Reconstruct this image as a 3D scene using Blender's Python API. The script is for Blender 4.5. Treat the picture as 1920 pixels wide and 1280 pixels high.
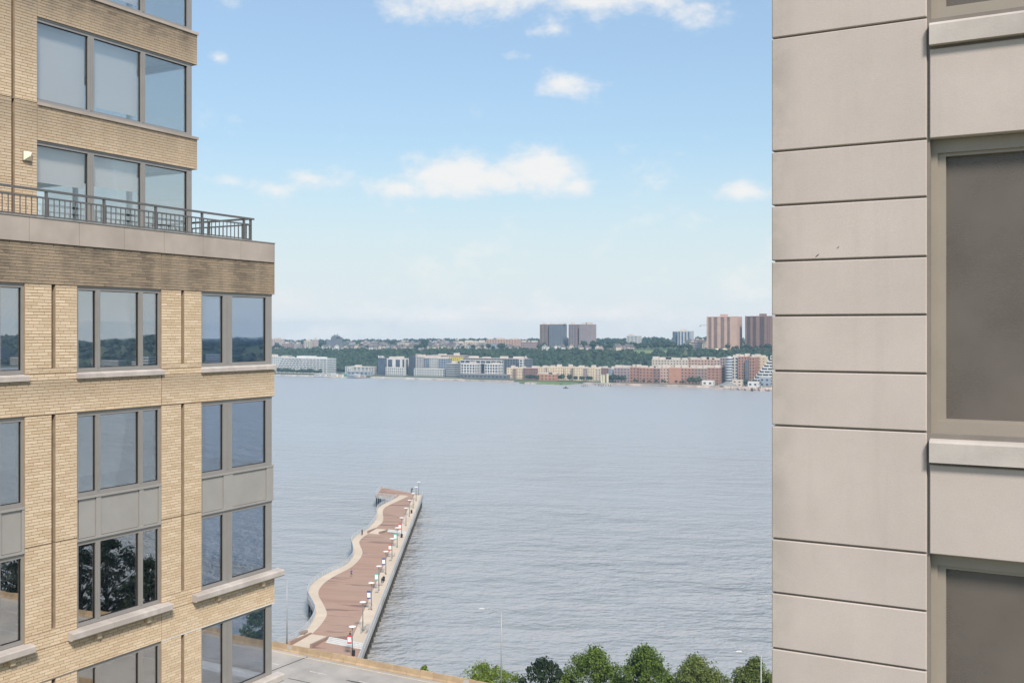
import bpy, bmesh, math, random
import numpy as np
from mathutils import Vector, Matrix, noise as mnoise

for o in list(bpy.data.objects):
    bpy.data.objects.remove(o)
sc = bpy.context.scene
col = sc.collection
R = math.radians

# ------------------------------------------------------------------ camera
# World axes follow the street grid: +X along the river bank, +Y straight out to the river.
H = 63.0                       # eye height above the water, metres
FPX, HORIZON = 1900.0, 620.0   # focal length and horizon row of the 1920 x 1280 photograph
_h = math.hypot(1040, 1900)
CC, SS = 1900 / _h, 1040 / _h  # camera yaw: forward = (-SS, CC)
cam = bpy.data.cameras.new('camera')
cam.sensor_width = 36
cam.lens = 36 * FPX / 1920
cam.shift_y = (HORIZON - 640) / 1920
cam.clip_start = 0.1
cam.clip_end = 20000
cam_o = bpy.data.objects.new('camera', cam)
col.objects.link(cam_o)
cam_o.location = (0, 0, H)
cam_o.rotation_euler = (R(90), 0, math.asin(SS))
sc.camera = cam_o

# ------------------------------------------------------------------ sun and sky
SUN_AZ = 134.0      # clockwise from +Y
SUN_EL = 46.0
sun_dir = Vector((math.sin(R(SUN_AZ)) * math.cos(R(SUN_EL)), math.cos(R(SUN_AZ)) * math.cos(R(SUN_EL)), math.sin(R(SUN_EL))))
sun = bpy.data.lights.new('sun', 'SUN')
sun.energy = 3.4
sun.angle = R(11)
sun.color = (1.0, 0.93, 0.84)
sun_o = bpy.data.objects.new('sun', sun)
col.objects.link(sun_o)
sun_o.rotation_euler = (-sun_dir).to_track_quat('-Z', 'Y').to_euler()
sun_o.location = sun_dir * 300

SKY_STRENGTH = 0.12
SKY_K, SKY_M, SKY_TINT = .60, .135, (1.0, 1.055, 1.02)
sc.view_settings.view_transform = 'Standard'
sc.view_settings.look = 'None'
sc.view_settings.gamma = 1
sc.view_settings.use_curve_mapping = False
sc.view_settings.exposure = 0.50


def pix_dir(x, y):
    xr, zr = (x - 960) / FPX, (HORIZON - y) / FPX
    return Vector((-SS + CC * xr, CC + SS * xr, zr)).normalized()


w = bpy.data.worlds.new('World')
sc.world = w
w.use_nodes = True
wn, wl = w.node_tree.nodes, w.node_tree.links
wn.clear()


def N(nt, t, **kw):
    n = nt.nodes.new(t)
    for k, v in kw.items():
        setattr(n, k, v)
    return n


def L(nt, a, b):
    nt.links.new(a, b)


def M(nt, op, a, b=None, clamp=False):
    n = nt.nodes.new('ShaderNodeMath')
    n.operation = op
    n.use_clamp = clamp
    for i, v in enumerate((a, b)):
        if v is None:
            continue
        if isinstance(v, (int, float)):
            n.inputs[i].default_value = v
        else:
            nt.links.new(v, n.inputs[i])
    return n.outputs[0]


def MR(nt, v, a, b, c=0.0, d=1.0, smooth=True):
    n = nt.nodes.new('ShaderNodeMapRange')
    n.interpolation_type = 'SMOOTHSTEP' if smooth else 'LINEAR'
    nt.links.new(v, n.inputs[0])
    for i, q in enumerate((a, b, c, d)):
        n.inputs[i + 1].default_value = q
    return n.outputs[0]


def MIX(nt, fac, a, b, mode='MIX'):
    n = nt.nodes.new('ShaderNodeMix')
    n.data_type = 'RGBA'
    n.blend_type = mode
    for idx, v in ((0, fac), (6, a), (7, b)):
        if isinstance(v, (int, float)):
            n.inputs[idx].default_value = v
        elif isinstance(v, (tuple, list)):
            n.inputs[idx].default_value = (*v[:3], 1)
        else:
            nt.links.new(v, n.inputs[idx])
    return n.outputs[2]


def build_world():
    nt = w.node_tree
    sky = N(nt, 'ShaderNodeTexSky', sky_type='NISHITA', sun_disc=False)
    sky.sun_elevation = R(SUN_EL)
    sky.sun_rotation = R(SUN_AZ)
    sky.altitude = 20
    sky.air_density = 1.0
    sky.dust_density = 0.5
    sky.ozone_density = 1.2
    tc = N(nt, 'ShaderNodeTexCoord')
    d = tc.outputs['Generated']
    # soft noise that breaks up every cloud
    mp = N(nt, 'ShaderNodeMapping')
    mp.inputs['Scale'].default_value = (1, 1, 1.7)
    L(nt, d, mp.inputs[0])
    nz = N(nt, 'ShaderNodeTexNoise')
    nz.inputs['Scale'].default_value = 17
    nz.inputs['Detail'].default_value = 11
    nz.inputs['Roughness'].default_value = 0.64
    L(nt, mp.outputs[0], nz.inputs['Vector'])
    fine = nz.outputs['Fac']
    # individual cumulus clouds: (x, y, half width, half height, weight)
    clouds = [(930, 338, 100, 40, 1.05), (860, 335, 130, 52, 1.0), (1000, 322, 112, 56, 1.0), (1085, 350, 55, 26, .85), (745, 350, 60, 20, .7),
              (585, 333, 66, 26, .72), (515, 352, 50, 15, .5), (432, 341, 28, 12, .65), (410, 110, 24, 16, .85),
              (1055, 158, 64, 30, .95), (965, 106, 34, 14, .55), (1395, 360, 62, 20, .8),
              (900, 0, 160, 46, 1.0), (1130, -8, 240, 50, 1.05), (1330, 12, 100, 30, .7), (440, 8, 40, 16, .5),
              (1040, 55, 40, 12, .4), (640, 622, 130, 20, .62), (850, 604, 120, 26, .58), (1120, 592, 190, 30, .66), (1250, 600, 130, 26, .6), (560, 628, 90, 14, .55), (905, 578, 60, 12, .4), (1140, -110, 420, 90, 1.0)]
    dens = None
    for (x, y, rw, rh, wt) in clouds:
        c = pix_dir(x, y)
        up = (Vector((0, 0, 1)) - c * c.z).normalized()
        hz = up.cross(c).normalized()
        m = N(nt, 'ShaderNodeMapping', vector_type='TEXTURE')
        m.inputs['Location'].default_value = c
        m.inputs['Rotation'].default_value = Matrix((hz, up, c)).transposed().to_euler()
        m.inputs['Scale'].default_value = (rw / FPX, rh / FPX, 0.2)
        L(nt, d, m.inputs[0])
        ln = N(nt, 'ShaderNodeVectorMath', operation='LENGTH')
        L(nt, m.outputs[0], ln.inputs[0])
        v = M(nt, 'MULTIPLY', M(nt, 'SUBTRACT', 1.15, ln.outputs['Value']), wt)
        dens = v if dens is None else M(nt, 'MAXIMUM', dens, v)
    dens = M(nt, 'MAXIMUM', dens, -1.0)
    # the same kind of scattered cloud all round the sky, on a plane overhead
    sx = N(nt, 'ShaderNodeSeparateXYZ')
    L(nt, d, sx.inputs[0])
    zc = M(nt, 'ADD', M(nt, 'MAXIMUM', sx.outputs[2], 0.0), 0.18)
    px, py = M(nt, 'DIVIDE', sx.outputs[0], zc), M(nt, 'DIVIDE', sx.outputs[1], zc)
    cb = N(nt, 'ShaderNodeCombineXYZ')
    L(nt, px, cb.inputs[0])
    L(nt, py, cb.inputs[1])
    n2 = N(nt, 'ShaderNodeTexNoise')
    n2.inputs['Scale'].default_value = 0.85
    n2.inputs['Detail'].default_value = 3
    L(nt, cb.outputs[0], n2.inputs['Vector'])
    g = M(nt, 'MULTIPLY', M(nt, 'SUBTRACT', n2.outputs['Fac'], 0.60), 5.0)
    dens = M(nt, 'MAXIMUM', dens, M(nt, 'MULTIPLY', g, MR(nt, sx.outputs[2], 0.02, 0.42)))
    brk = M(nt, 'MULTIPLY', M(nt, 'SUBTRACT', fine, 0.5), 3.1)
    cl = MR(nt, M(nt, 'ADD', dens, brk), -0.02, 1.10)
    # low bank of haze cloud along the horizon
    n3 = N(nt, 'ShaderNodeTexNoise')
    n3.inputs['Scale'].default_value = 9
    n3.inputs['Detail'].default_value = 6
    L(nt, d, n3.inputs['Vector'])
    el = M(nt, 'SUBTRACT', sx.outputs[2], M(nt, 'MULTIPLY', M(nt, 'SUBTRACT', n3.outputs['Fac'], 0.48), 0.11))
    bank = M(nt, 'MULTIPLY', MR(nt, el, 0.002, 0.026, 1, 0), 0.6)
    cl = M(nt, 'MULTIPLY', cl, 0.9)
    veil = MR(nt, sx.outputs[2], 0.0, 0.20, 0.85, 0.0)
    shade = MR(nt, fine, 0.35, 0.62, 0.90, 1.0)
    white = MIX(nt, shade, (4.7, 4.7, 4.75), (5.5, 5.42, 5.32))
    hsv = N(nt, 'ShaderNodeHueSaturation')
    hsv.inputs['Saturation'].default_value = 0.90
    hsv.inputs['Value'].default_value = 1.0
    L(nt, sky.outputs[0], hsv.inputs['Color'])
    bg = N(nt, 'ShaderNodeBackground')
    bw = N(nt, 'ShaderNodeRGBToBW')           # soft shoulder on the brightness, as the camera's film would give
    L(nt, hsv.outputs[0], bw.inputs[0])
    den = M(nt, 'ADD', M(nt, 'MULTIPLY', bw.outputs[0], SKY_M), SKY_K)
    dv = N(nt, 'ShaderNodeVectorMath', operation='SCALE')
    L(nt, hsv.outputs[0], dv.inputs[0])
    L(nt, M(nt, 'DIVIDE', 1.0, den), dv.inputs['Scale'])
    tn = N(nt, 'ShaderNodeVectorMath', operation='MULTIPLY')
    L(nt, dv.outputs[0], tn.inputs[0])
    tn.inputs[1].default_value = SKY_TINT
    dv = tn
    L(nt, MIX(nt, cl, MIX(nt, bank, MIX(nt, veil, dv.outputs[0], (4.42, 4.86, 5.3)), (5.15, 5.1, 5.05)), white), bg.inputs[0])
    bg.inputs[1].default_value = SKY_STRENGTH
    out = N(nt, 'ShaderNodeOutputWorld')
    L(nt, bg.outputs[0], out.inputs[0])


build_world()
sc.cycles.max_bounces = 8
sc.cycles.transparent_max_bounces = 24
sc.cycles.volume_bounces = 1
sc.cycles.caustics_reflective = False
sc.cycles.caustics_refractive = False

# ------------------------------------------------------------------ helpers: where a pixel of the photograph lies in the world


def on_plane_b(x, b):
    xr = (x - 960) / FPX
    D = b / (CC + SS * xr)
    return D * (-SS + CC * xr), D


def on_ground(x, y, z):
    xr = (x - 960) / FPX
    D = (H - z) * FPX / (y - HORIZON)
    return Vector((D * (-SS + CC * xr), D * (CC + SS * xr), z))


def height(y, D):
    return H - (y - HORIZON) / FPX * D


# ------------------------------------------------------------------ helpers: materials
MATS = {}


def mat(name, c, rough=0.8, var=0.12, scale=1.0, bump=0.0, bscale=20.0, metal=0.0, spec=0.3, tint=None, objvar=0.0, island=0.0):
    m = bpy.data.materials.new(name)
    m.use_nodes = True
    nt = m.node_tree
    p = nt.nodes['Principled BSDF']
    p.inputs['Roughness'].default_value = rough
    p.inputs['Metallic'].default_value = metal
    p.inputs['Specular IOR Level'].default_value = spec
    geo = N(nt, 'ShaderNodeNewGeometry')
    nz = N(nt, 'ShaderNodeTexNoise')
    nz.inputs['Scale'].default_value = scale
    nz.inputs['Detail'].default_value = 6
    nz.inputs['Roughness'].default_value = 0.6
    L(nt, geo.outputs['Position'], nz.inputs['Vector'])
    f = MR(nt, nz.outputs['Fac'], 0.3, 0.7, 1 - var, 1 + var, smooth=False)
    if island:
        f = M(nt, 'MULTIPLY', f, MR(nt, geo.outputs['Random Per Island'], 0, 1, 1 - island, 1 + island, smooth=False))
    if objvar:
        oi = N(nt, 'ShaderNodeObjectInfo')
        f = M(nt, 'MULTIPLY', f, MR(nt, oi.outputs['Random'], 0, 1, 1 - objvar, 1 + objvar, smooth=False))
    vm = N(nt, 'ShaderNodeVectorMath', operation='SCALE')
    vm.inputs[0].default_value = c
    L(nt, f, vm.inputs['Scale'])
    cout = vm.outputs[0]
    if tint:
        n2 = N(nt, 'ShaderNodeTexNoise')
        n2.inputs['Scale'].default_value = scale * 0.31
        n2.inputs['Detail'].default_value = 4
        L(nt, geo.outputs['Position'], n2.inputs['Vector'])
        cout = MIX(nt, MR(nt, n2.outputs['Fac'], 0.42, 0.66), cout, tint)
    L(nt, cout, p.inputs['Base Color'])
    if bump:
        nb = N(nt, 'ShaderNodeTexNoise')
        nb.inputs['Scale'].default_value = bscale
        nb.inputs['Detail'].default_value = 5
        L(nt, geo.outputs['Position'], nb.inputs['Vector'])
        bn = N(nt, 'ShaderNodeBump')
        bn.inputs['Strength'].default_value = 0.6
        bn.inputs['Distance'].default_value = bump
        L(nt, nb.outputs['Fac'], bn.inputs['Height'])
        L(nt, bn.outputs[0], p.inputs['Normal'])
    MATS[name] = m
    return m


def leaf_mat(name, c1, c2, trans=0.35):
    m = bpy.data.materials.new(name)
    m.use_nodes = True
    nt = m.node_tree
    p = nt.nodes['Principled BSDF']
    out = nt.nodes['Material Output']
    geo = N(nt, 'ShaderNodeNewGeometry')
    nz = N(nt, 'ShaderNodeTexNoise')
    nz.inputs['Scale'].default_value = 0.35
    nz.inputs['Detail'].default_value = 4
    L(nt, geo.outputs['Position'], nz.inputs['Vector'])
    oi = N(nt, 'ShaderNodeObjectInfo')
    f = M(nt, 'ADD', M(nt, 'MULTIPLY', geo.outputs['Random Per Island'], 0.5), M(nt, 'MULTIPLY', nz.outputs['Fac'], 0.6))
    f = M(nt, 'ADD', f, M(nt, 'MULTIPLY', oi.outputs['Random'], 0.35))
    c = MIX(nt, MR(nt, f, 0.25, 1.05, smooth=False), c1, c2)
    L(nt, c, p.inputs['Base Color'])
    p.inputs['Roughness'].default_value = 0.6
    p.inputs['Specular IOR Level'].default_value = 0.25
    tr = N(nt, 'ShaderNodeBsdfTranslucent')
    L(nt, c, tr.inputs[0])
    mx = N(nt, 'ShaderNodeMixShader')
    mx.inputs[0].default_value = trans
    L(nt, p.outputs[0], mx.inputs[1])
    L(nt, tr.outputs[0], mx.inputs[2])
    L(nt, mx.outputs[0], out.inputs['Surface'])
    MATS[name] = m
    return m


def glass_mat(name, tint, refl=0.3, power=0.7, wobble=0.0, rough=0.0, rtint=(.92, .95, 1.0)):
    """thin window glass: tinted see-through plus a clear reflection that grows at grazing angles"""
    m = bpy.data.materials.new(name)
    m.use_nodes = True
    nt = m.node_tree
    nt.nodes.remove(nt.nodes['Principled BSDF'])
    out = nt.nodes['Material Output']
    tr = N(nt, 'ShaderNodeBsdfTransparent')
    tr.inputs[0].default_value = (*tint, 1)
    gl = N(nt, 'ShaderNodeBsdfGlossy')
    gl.inputs['Roughness'].default_value = rough
    gl.inputs['Color'].default_value = (*rtint, 1)
    lw = N(nt, 'ShaderNodeLayerWeight')
    lw.inputs['Blend'].default_value = 0.35
    f = M(nt, 'ADD', refl, M(nt, 'MULTIPLY', lw.outputs['Fresnel'], power), clamp=True)
    if wobble:
        geo = N(nt, 'ShaderNodeNewGeometry')
        nz = N(nt, 'ShaderNodeTexNoise')
        nz.inputs['Scale'].default_value = 0.8
        nz.inputs['Detail'].default_value = 1
        L(nt, geo.outputs['Position'], nz.inputs['Vector'])
        bn = N(nt, 'ShaderNodeBump')
        bn.inputs['Distance'].default_value = wobble
        L(nt, nz.outputs['Fac'], bn.inputs['Height'])
        L(nt, bn.outputs[0], gl.inputs['Normal'])
    mx = N(nt, 'ShaderNodeMixShader')
    L(nt, f, mx.inputs[0])
    L(nt, tr.outputs[0], mx.inputs[1])
    L(nt, gl.outputs[0], mx.inputs[2])
    L(nt, mx.outputs[0], out.inputs['Surface'])
    MATS[name] = m
    return m


# ------------------------------------------------------------------ helpers: meshes and objects
class MB:
    def __init__(s):
        s.v, s.f, s.m = [], [], []

    def add(s, vs, fs, mi=0):
        k = len(s.v)
        s.v += [tuple(q) for q in vs]
        s.f += [tuple(i + k for i in f) for f in fs]
        s.m += [mi] * len(fs)
        return s

    def box(s, x0, x1, y0, y1, z0, z1, mi=0):
        if x0 > x1: x0, x1 = x1, x0
        if y0 > y1: y0, y1 = y1, y0
        if z0 > z1: z0, z1 = z1, z0
        vs = [(x0, y0, z0), (x1, y0, z0), (x1, y1, z0), (x0, y1, z0), (x0, y0, z1), (x1, y0, z1), (x1, y1, z1), (x0, y1, z1)]
        return s.add(vs, [(0, 3, 2, 1), (4, 5, 6, 7), (0, 1, 5, 4), (1, 2, 6, 5), (2, 3, 7, 6), (3, 0, 4, 7)], mi)

    def prism(s, poly, z0, z1, mi=0):
        n = len(poly)
        area = sum(poly[i][0] * poly[(i + 1) % n][1] - poly[(i + 1) % n][0] * poly[i][1] for i in range(n))
        if area < 0: poly = poly[::-1]
        vs = [(p[0], p[1], z0) for p in poly] + [(p[0], p[1], z1) for p in poly]
        fs = [tuple(range(n - 1, -1, -1)), tuple(range(n, 2 * n))]
        fs += [(i, (i + 1) % n, n + (i + 1) % n, n + i) for i in range(n)]
        return s.add(vs, fs, mi)

    def tube(s, p0, p1, r0, r1=None, n=6, mi=0):
        r1 = r0 if r1 is None else r1
        p0, p1 = Vector(p0), Vector(p1)
        d = (p1 - p0).normalized()
        a = d.orthogonal().normalized()
        b = d.cross(a)
        vs = []
        for p, r in ((p0, r0), (p1, r1)):
            for i in range(n):
                t = 2 * math.pi * i / n
                vs.append(p + (a * math.cos(t) + b * math.sin(t)) * r)
        fs = [(i, (i + 1) % n, n + (i + 1) % n, n + i) for i in range(n)] + [tuple(range(n - 1, -1, -1)), tuple(range(n, 2 * n))]
        return s.add(vs, fs, mi)

    def bar(s, p0, p1, wd, ht, mi=0):
        """box section running from p0 to p1 (mostly level)"""
        p0, p1 = Vector(p0), Vector(p1)
        d = (p1 - p0).normalized()
        side = Vector((-d.y, d.x, 0))
        side = side.normalized() if side.length > 1e-6 else Vector((1, 0, 0))
        up = d.cross(side) * -1
        if up.z < 0: up = -up
        vs = []
        for p in (p0, p1):
            for (i, j) in ((-1, -1), (1, -1), (1, 1), (-1, 1)):
                vs.append(p + side * (i * wd / 2) + up * (j * ht / 2))
        return s.add(vs, [(0, 1, 2, 3), (7, 6, 5, 4), (0, 4, 5, 1), (1, 5, 6, 2), (2, 6, 7, 3), (3, 7, 4, 0)], mi)

    def mesh(s, name, mats, smooth=False):
        me = bpy.data.meshes.new(name)
        me.from_pydata(s.v, [], s.f)
        for m in (mats if isinstance(mats, (list, tuple)) else [mats]):
            me.materials.append(MATS[m] if isinstance(m, str) else m)
        if isinstance(mats, (list, tuple)) and len(mats) > 1:
            me.polygons.foreach_set('material_index', s.m)
        if smooth:
            me.polygons.foreach_set('use_smooth', [True] * len(me.polygons))
        me.update()
        return me

    def build(s, name, mats, parent=None, smooth=False, kind=None):
        return put(name, s.mesh(name, mats, smooth), parent, kind)


def put(name, me, parent=None, kind=None):
    o = bpy.data.objects.new(name, me)
    col.objects.link(o)
    if parent is not None:
        o.parent = parent
        o.matrix_parent_inverse = Matrix.Translation(parent.location).inverted() if PARENT_WORLD else Matrix()
    if kind: o['kind'] = kind
    return o


PARENT_WORLD = True     # geometry of static things is written in world coordinates; parents are unrotated Empties


def thing(name, label, cat, loc=(0, 0, 0), group=None):
    o = bpy.data.objects.new(name, None)
    col.objects.link(o)
    o.location = loc
    o.empty_display_size = 0.5
    return tag(o, label, cat, group)


def tag(o, label, cat, group=None, kind=None):
    o['label'] = label
    o['category'] = cat
    if group: o['group'] = group
    if kind: o['kind'] = kind
    return o


def copy_tree(root, loc, rot=0.0, scale=1.0, label=None):
    r = root.copy()
    col.objects.link(r)
    r.location = loc
    r.rotation_euler = (0, 0, rot)
    r.scale = (scale, scale, scale) if isinstance(scale, (int, float)) else scale
    if label: r['label'] = label
    for ch in root.children:
        c = ch.copy()
        col.objects.link(c)
        c.parent = r
        for g in ch.children:
            q = g.copy()
            col.objects.link(q)
            q.parent = c
    return r


def struct(o):
    o['kind'] = 'structure'
    return o


def np_mesh(name, V, F, m, smooth=False):
    """V (n,3) float, F (k,3) int triangles"""
    me = bpy.data.meshes.new(name)
    me.vertices.add(len(V))
    me.vertices.foreach_set('co', np.asarray(V, dtype=np.float32).ravel())
    k = len(F)
    me.loops.add(k * 3)
    me.loops.foreach_set('vertex_index', np.asarray(F, dtype=np.int32).ravel())
    me.polygons.add(k)
    me.polygons.foreach_set('loop_start', np.arange(0, k * 3, 3, dtype=np.int32))
    me.polygons.foreach_set('loop_total', np.full(k, 3, dtype=np.int32))
    me.materials.append(MATS[m])
    if smooth:
        me.polygons.foreach_set('use_smooth', np.ones(k, dtype=bool))
    me.update(calc_edges=True)
    return me


# ------------------------------------------------------------------ the materials
mat('stone_tan', (.42, .36, .31), .85, .10, 1.6, .002, 60, tint=(.34, .29, .25))
mat('stone_sill', (.50, .45, .41), .85, .14, 3, .002, 60, tint=(.40, .355, .32))
mat('joint', (.22, .195, .17), .95, .1, 4)
mat('mortar', (.33, .25, .175), .95, .15, 6)
mat('frame_grey', (.32, .30, .28), .45, .05, 3, metal=.25)
mat('frame_tan', (.325, .28, .23), .5, .05, 3)
mat('panel_grey', (.38, .36, .335), .5, .06, 1.5, metal=.2)
mat('gasket', (.02, .02, .022), .6, .1)
mat('railing_metal', (.17, .165, .16), .45, .08, 4, metal=.4)
mat('plaster', (.50, .49, .47), .9, .05, 1)
mat('blind_pale', (.90, .88, .85), .9, .03, 1)
mat('blind_grey', (.42, .41, .40), .9, .03, 1)
mat('interior_dark', (.14, .135, .13), .9, .08, 1)
mat('lamp_cream', (.85, .78, .55), .5, .03)
mat('curtain', (.42, .37, .32), .9, .05, 2)


def screen_material():
    """insect mesh: a dark weave that lets part of the room show through"""
    m = bpy.data.materials.new('screen')
    m.use_nodes = True
    nt = m.node_tree
    p = nt.nodes['Principled BSDF']
    p.inputs['Roughness'].default_value = .55
    geo = N(nt, 'ShaderNodeNewGeometry')
    wv = N(nt, 'ShaderNodeTexWave', bands_direction='Z')
    wv.inputs['Scale'].default_value = 26
    wv.inputs['Distortion'].default_value = .5
    wv.inputs['Detail'].default_value = 3
    wv.inputs['Detail Scale'].default_value = 2
    L(nt, geo.outputs['Position'], wv.inputs['Vector'])
    nz = N(nt, 'ShaderNodeTexNoise')
    nz.inputs['Scale'].default_value = 1.6
    nz.inputs['Detail'].default_value = 4
    L(nt, geo.outputs['Position'], nz.inputs['Vector'])
    f = M(nt, 'ADD', M(nt, 'MULTIPLY', wv.outputs['Fac'], .10), nz.outputs['Fac'])
    L(nt, MIX(nt, MR(nt, f, .35, .85, smooth=False), (.14, .118, .10), (.205, .176, .152)), p.inputs['Base Color'])
    tr = N(nt, 'ShaderNodeBsdfTransparent')
    mx = N(nt, 'ShaderNodeMixShader')
    mx.inputs[0].default_value = .34
    L(nt, p.outputs[0], mx.inputs[1])
    L(nt, tr.outputs[0], mx.inputs[2])
    L(nt, mx.outputs[0], nt.nodes['Material Output'].inputs['Surface'])
    MATS['screen'] = m


screen_material()
mat('asphalt', (.37, .335, .295), .9, .14, .35, .004, 25, tint=(.45, .40, .345))
mat('line_white', (.60, .57, .53), .8, .3, 1.5)
mat('line_tan', (.62, .52, .36), .8, .2, 1.5)
mat('tar', (.05, .048, .045), .8, .2)
mat('barrier', (.46, .33, .20), .9, .2, .8, .004, 20, tint=(.36, .255, .155), objvar=.10)
mat('concrete', (.50, .47, .43), .9, .14, .5, .004, 15, tint=(.40, .37, .33))
mat('path_tan', (.60, .49, .375), .9, .08, .35, tint=(.55, .45, .345))
mat('white_paint', (.78, .77, .74), .7, .06, 1)
mat('step_white', (.62, .60, .56), .8, .12, 1)
mat('pile', (.085, .075, .065), .9, .2, 1)
mat('steel', (.42, .44, .46), .4, .08, 2, metal=.6)
mat('rail_light', (.60, .61, .60), .5, .06, 1, metal=.2)
mat('pole_grey', (.36, .36, .345), .5, .08, 2, metal=.3)
mat('pole_dark', (.16, .165, .17), .5, .08, 2, metal=.3)
mat('black_plastic', (.025, .027, .03), .5, .1)
mat('banner_red', (.62, .05, .055), .7, .06)
mat('banner_blue', (.035, .10, .30), .7, .06)
mat('banner_teal', (.12, .46, .42), .7, .06)
mat('cloth_blue', (.05, .09, .34), .8, .1)
mat('cloth_black', (.02, .02, .024), .8, .1)
mat('cloth_navy', (.03, .035, .07), .8, .1)
mat('skin', (.46, .29, .21), .6, .05)
mat('hair', (.03, .02, .015), .7, .1)
mat('bark', (.13, .10, .075), .95, .25, 3, .02, 8)
mat('lawn', (.13, .20, .06), .95, .25, .08, tint=(.19, .22, .085))
mat('park_ground', (.24, .23, .19), .95, .25, .05, tint=(.14, .17, .07))
mat('hill_soil', (.06, .085, .04), .95, .3, .03, tint=(.10, .11, .06))
mat('rock_pink', (.46, .36, .30), .95, .35, .12, tint=(.33, .29, .25))
mat('gravel', (.24, .23, .21), .95, .25, .3)
leaf_mat('leaf_mid', (.055, .10, .016), (.20, .27, .05))
leaf_mat('leaf_lime', (.075, .125, .014), (.24, .31, .035))
leaf_mat('leaf_dark', (.012, .024, .010), (.045, .068, .026), .15)
leaf_mat('leaf_olive', (.065, .10, .022), (.225, .265, .075))
leaf_mat('leaf_far', (.010, .026, .012), (.044, .074, .030), .1)
leaf_mat('leaf_far2', (.009, .022, .013), (.034, .058, .027), .1)
glass_mat('window_glass', (.86, .88, .90), .33, .5, .0011, rtint=(1, .99, .97))
glass_mat('window_glass_corner', (.80, .87, .95), .24, .5, .0008, rtint=(.97, .98, 1))
glass_mat('window_glass_upper', (.975, .98, .985), .09, .5, .0011, rtint=(1, .97, .93))
mat('glazing_far', (.055, .07, .095), .25, .35, .15, spec=.5)
mat('glazing_blue', (.10, .14, .20), .2, .35, .15, spec=.6)
mat('glazing_pale', (.22, .27, .31), .25, .3, .15, spec=.5)
FAR = dict(white=(.60, .585, .555), offwhite=(.50, .475, .435), cream=(.66, .53, .37), tan=(.50, .38, .28), brick=(.36, .19, .135),
           darkbrick=(.24, .14, .11), brown=(.30, .21, .165), pink=(.50, .33, .255), orange=(.46, .235, .15), grey=(.36, .36, .36),
           dark=(.11, .115, .13), slate=(.17, .18, .20), bluegrey=(.30, .33, .38), yellow=(.72, .56, .08), mauve=(.33, .25, .24),
           sand=(.56, .47, .38), paleyellow=(.60, .57, .40), green=(.10, .30, .25), charcoal=(.07, .075, .09), rose=(.50, .40, .37))
for k_, c_ in FAR.items():
    mat('far_' + k_, c_, .85, .10, .12, objvar=.05)
mat('roof_light', (.56, .49, .42), .9, .12, .1)
mat('roof_dark', (.13, .125, .125), .9, .2, .2)


def brick_material():
    m = bpy.data.materials.new('buff_brick')
    m.use_nodes = True
    nt = m.node_tree
    p = nt.nodes['Principled BSDF']
    p.inputs['Roughness'].default_value = .85
    p.inputs['Specular IOR Level'].default_value = .25
    geo = N(nt, 'ShaderNodeNewGeometry')
    oi = N(nt, 'ShaderNodeObjectInfo')
    rnd = M(nt, 'FRACT', M(nt, 'ADD', geo.outputs['Random Per Island'], M(nt, 'MULTIPLY', oi.outputs['Random'], 7.31)))
    base = MIX(nt, MR(nt, rnd, 0, 1, smooth=False), (.625, .475, .315), (.77, .615, .44))
    sp = N(nt, 'ShaderNodeSeparateXYZ')
    L(nt, geo.outputs['Position'], sp.inputs[0])
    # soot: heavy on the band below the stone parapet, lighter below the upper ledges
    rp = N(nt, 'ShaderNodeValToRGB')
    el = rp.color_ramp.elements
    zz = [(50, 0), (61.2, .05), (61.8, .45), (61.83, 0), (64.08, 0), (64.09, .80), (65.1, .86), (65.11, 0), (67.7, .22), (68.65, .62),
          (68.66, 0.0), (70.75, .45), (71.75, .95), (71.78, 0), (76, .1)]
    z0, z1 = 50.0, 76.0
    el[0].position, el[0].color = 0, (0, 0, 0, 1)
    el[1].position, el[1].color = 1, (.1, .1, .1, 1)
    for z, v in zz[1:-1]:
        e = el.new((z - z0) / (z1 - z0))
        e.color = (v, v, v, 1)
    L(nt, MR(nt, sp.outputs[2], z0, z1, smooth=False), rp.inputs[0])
    mp = N(nt, 'ShaderNodeMapping')
    mp.inputs['Scale'].default_value = (1.5, 1.5, .28)
    L(nt, geo.outputs['Position'], mp.inputs[0])
    nz = N(nt, 'ShaderNodeTexNoise')
    nz.inputs['Scale'].default_value = 1.15
    nz.inputs['Detail'].default_value = 5
    L(nt, mp.outputs[0], nz.inputs['Vector'])
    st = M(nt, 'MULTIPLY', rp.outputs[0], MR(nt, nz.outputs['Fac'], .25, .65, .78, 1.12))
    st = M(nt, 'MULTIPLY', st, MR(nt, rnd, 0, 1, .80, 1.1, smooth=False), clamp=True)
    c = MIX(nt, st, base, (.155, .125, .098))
    # broad patches of cleaner, redder repair brick
    n2 = N(nt, 'ShaderNodeTexNoise')
    n2.inputs['Scale'].default_value = .45
    n2.inputs['Detail'].default_value = 2
    L(nt, geo.outputs['Position'], n2.inputs['Vector'])
    c = MIX(nt, MR(nt, n2.outputs['Fac'], .5, .72, 0, .30), c, (.52, .37, .235))
    n3 = N(nt, 'ShaderNodeTexNoise')
    n3.inputs['Scale'].default_value = 45
    n3.inputs['Detail'].default_value = 3
    L(nt, geo.outputs['Position'], n3.inputs['Vector'])
    c = MIX(nt, MR(nt, n3.outputs['Fac'], .3, .7, 0, .22), c, (.46, .36, .255))
    L(nt, c, p.inputs['Base Color'])
    bn = N(nt, 'ShaderNodeBump')
    bn.inputs['Distance'].default_value = .002
    L(nt, n3.outputs['Fac'], bn.inputs['Height'])
    L(nt, bn.outputs[0], p.inputs['Normal'])
    MATS['buff_brick'] = m


brick_material()


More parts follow.
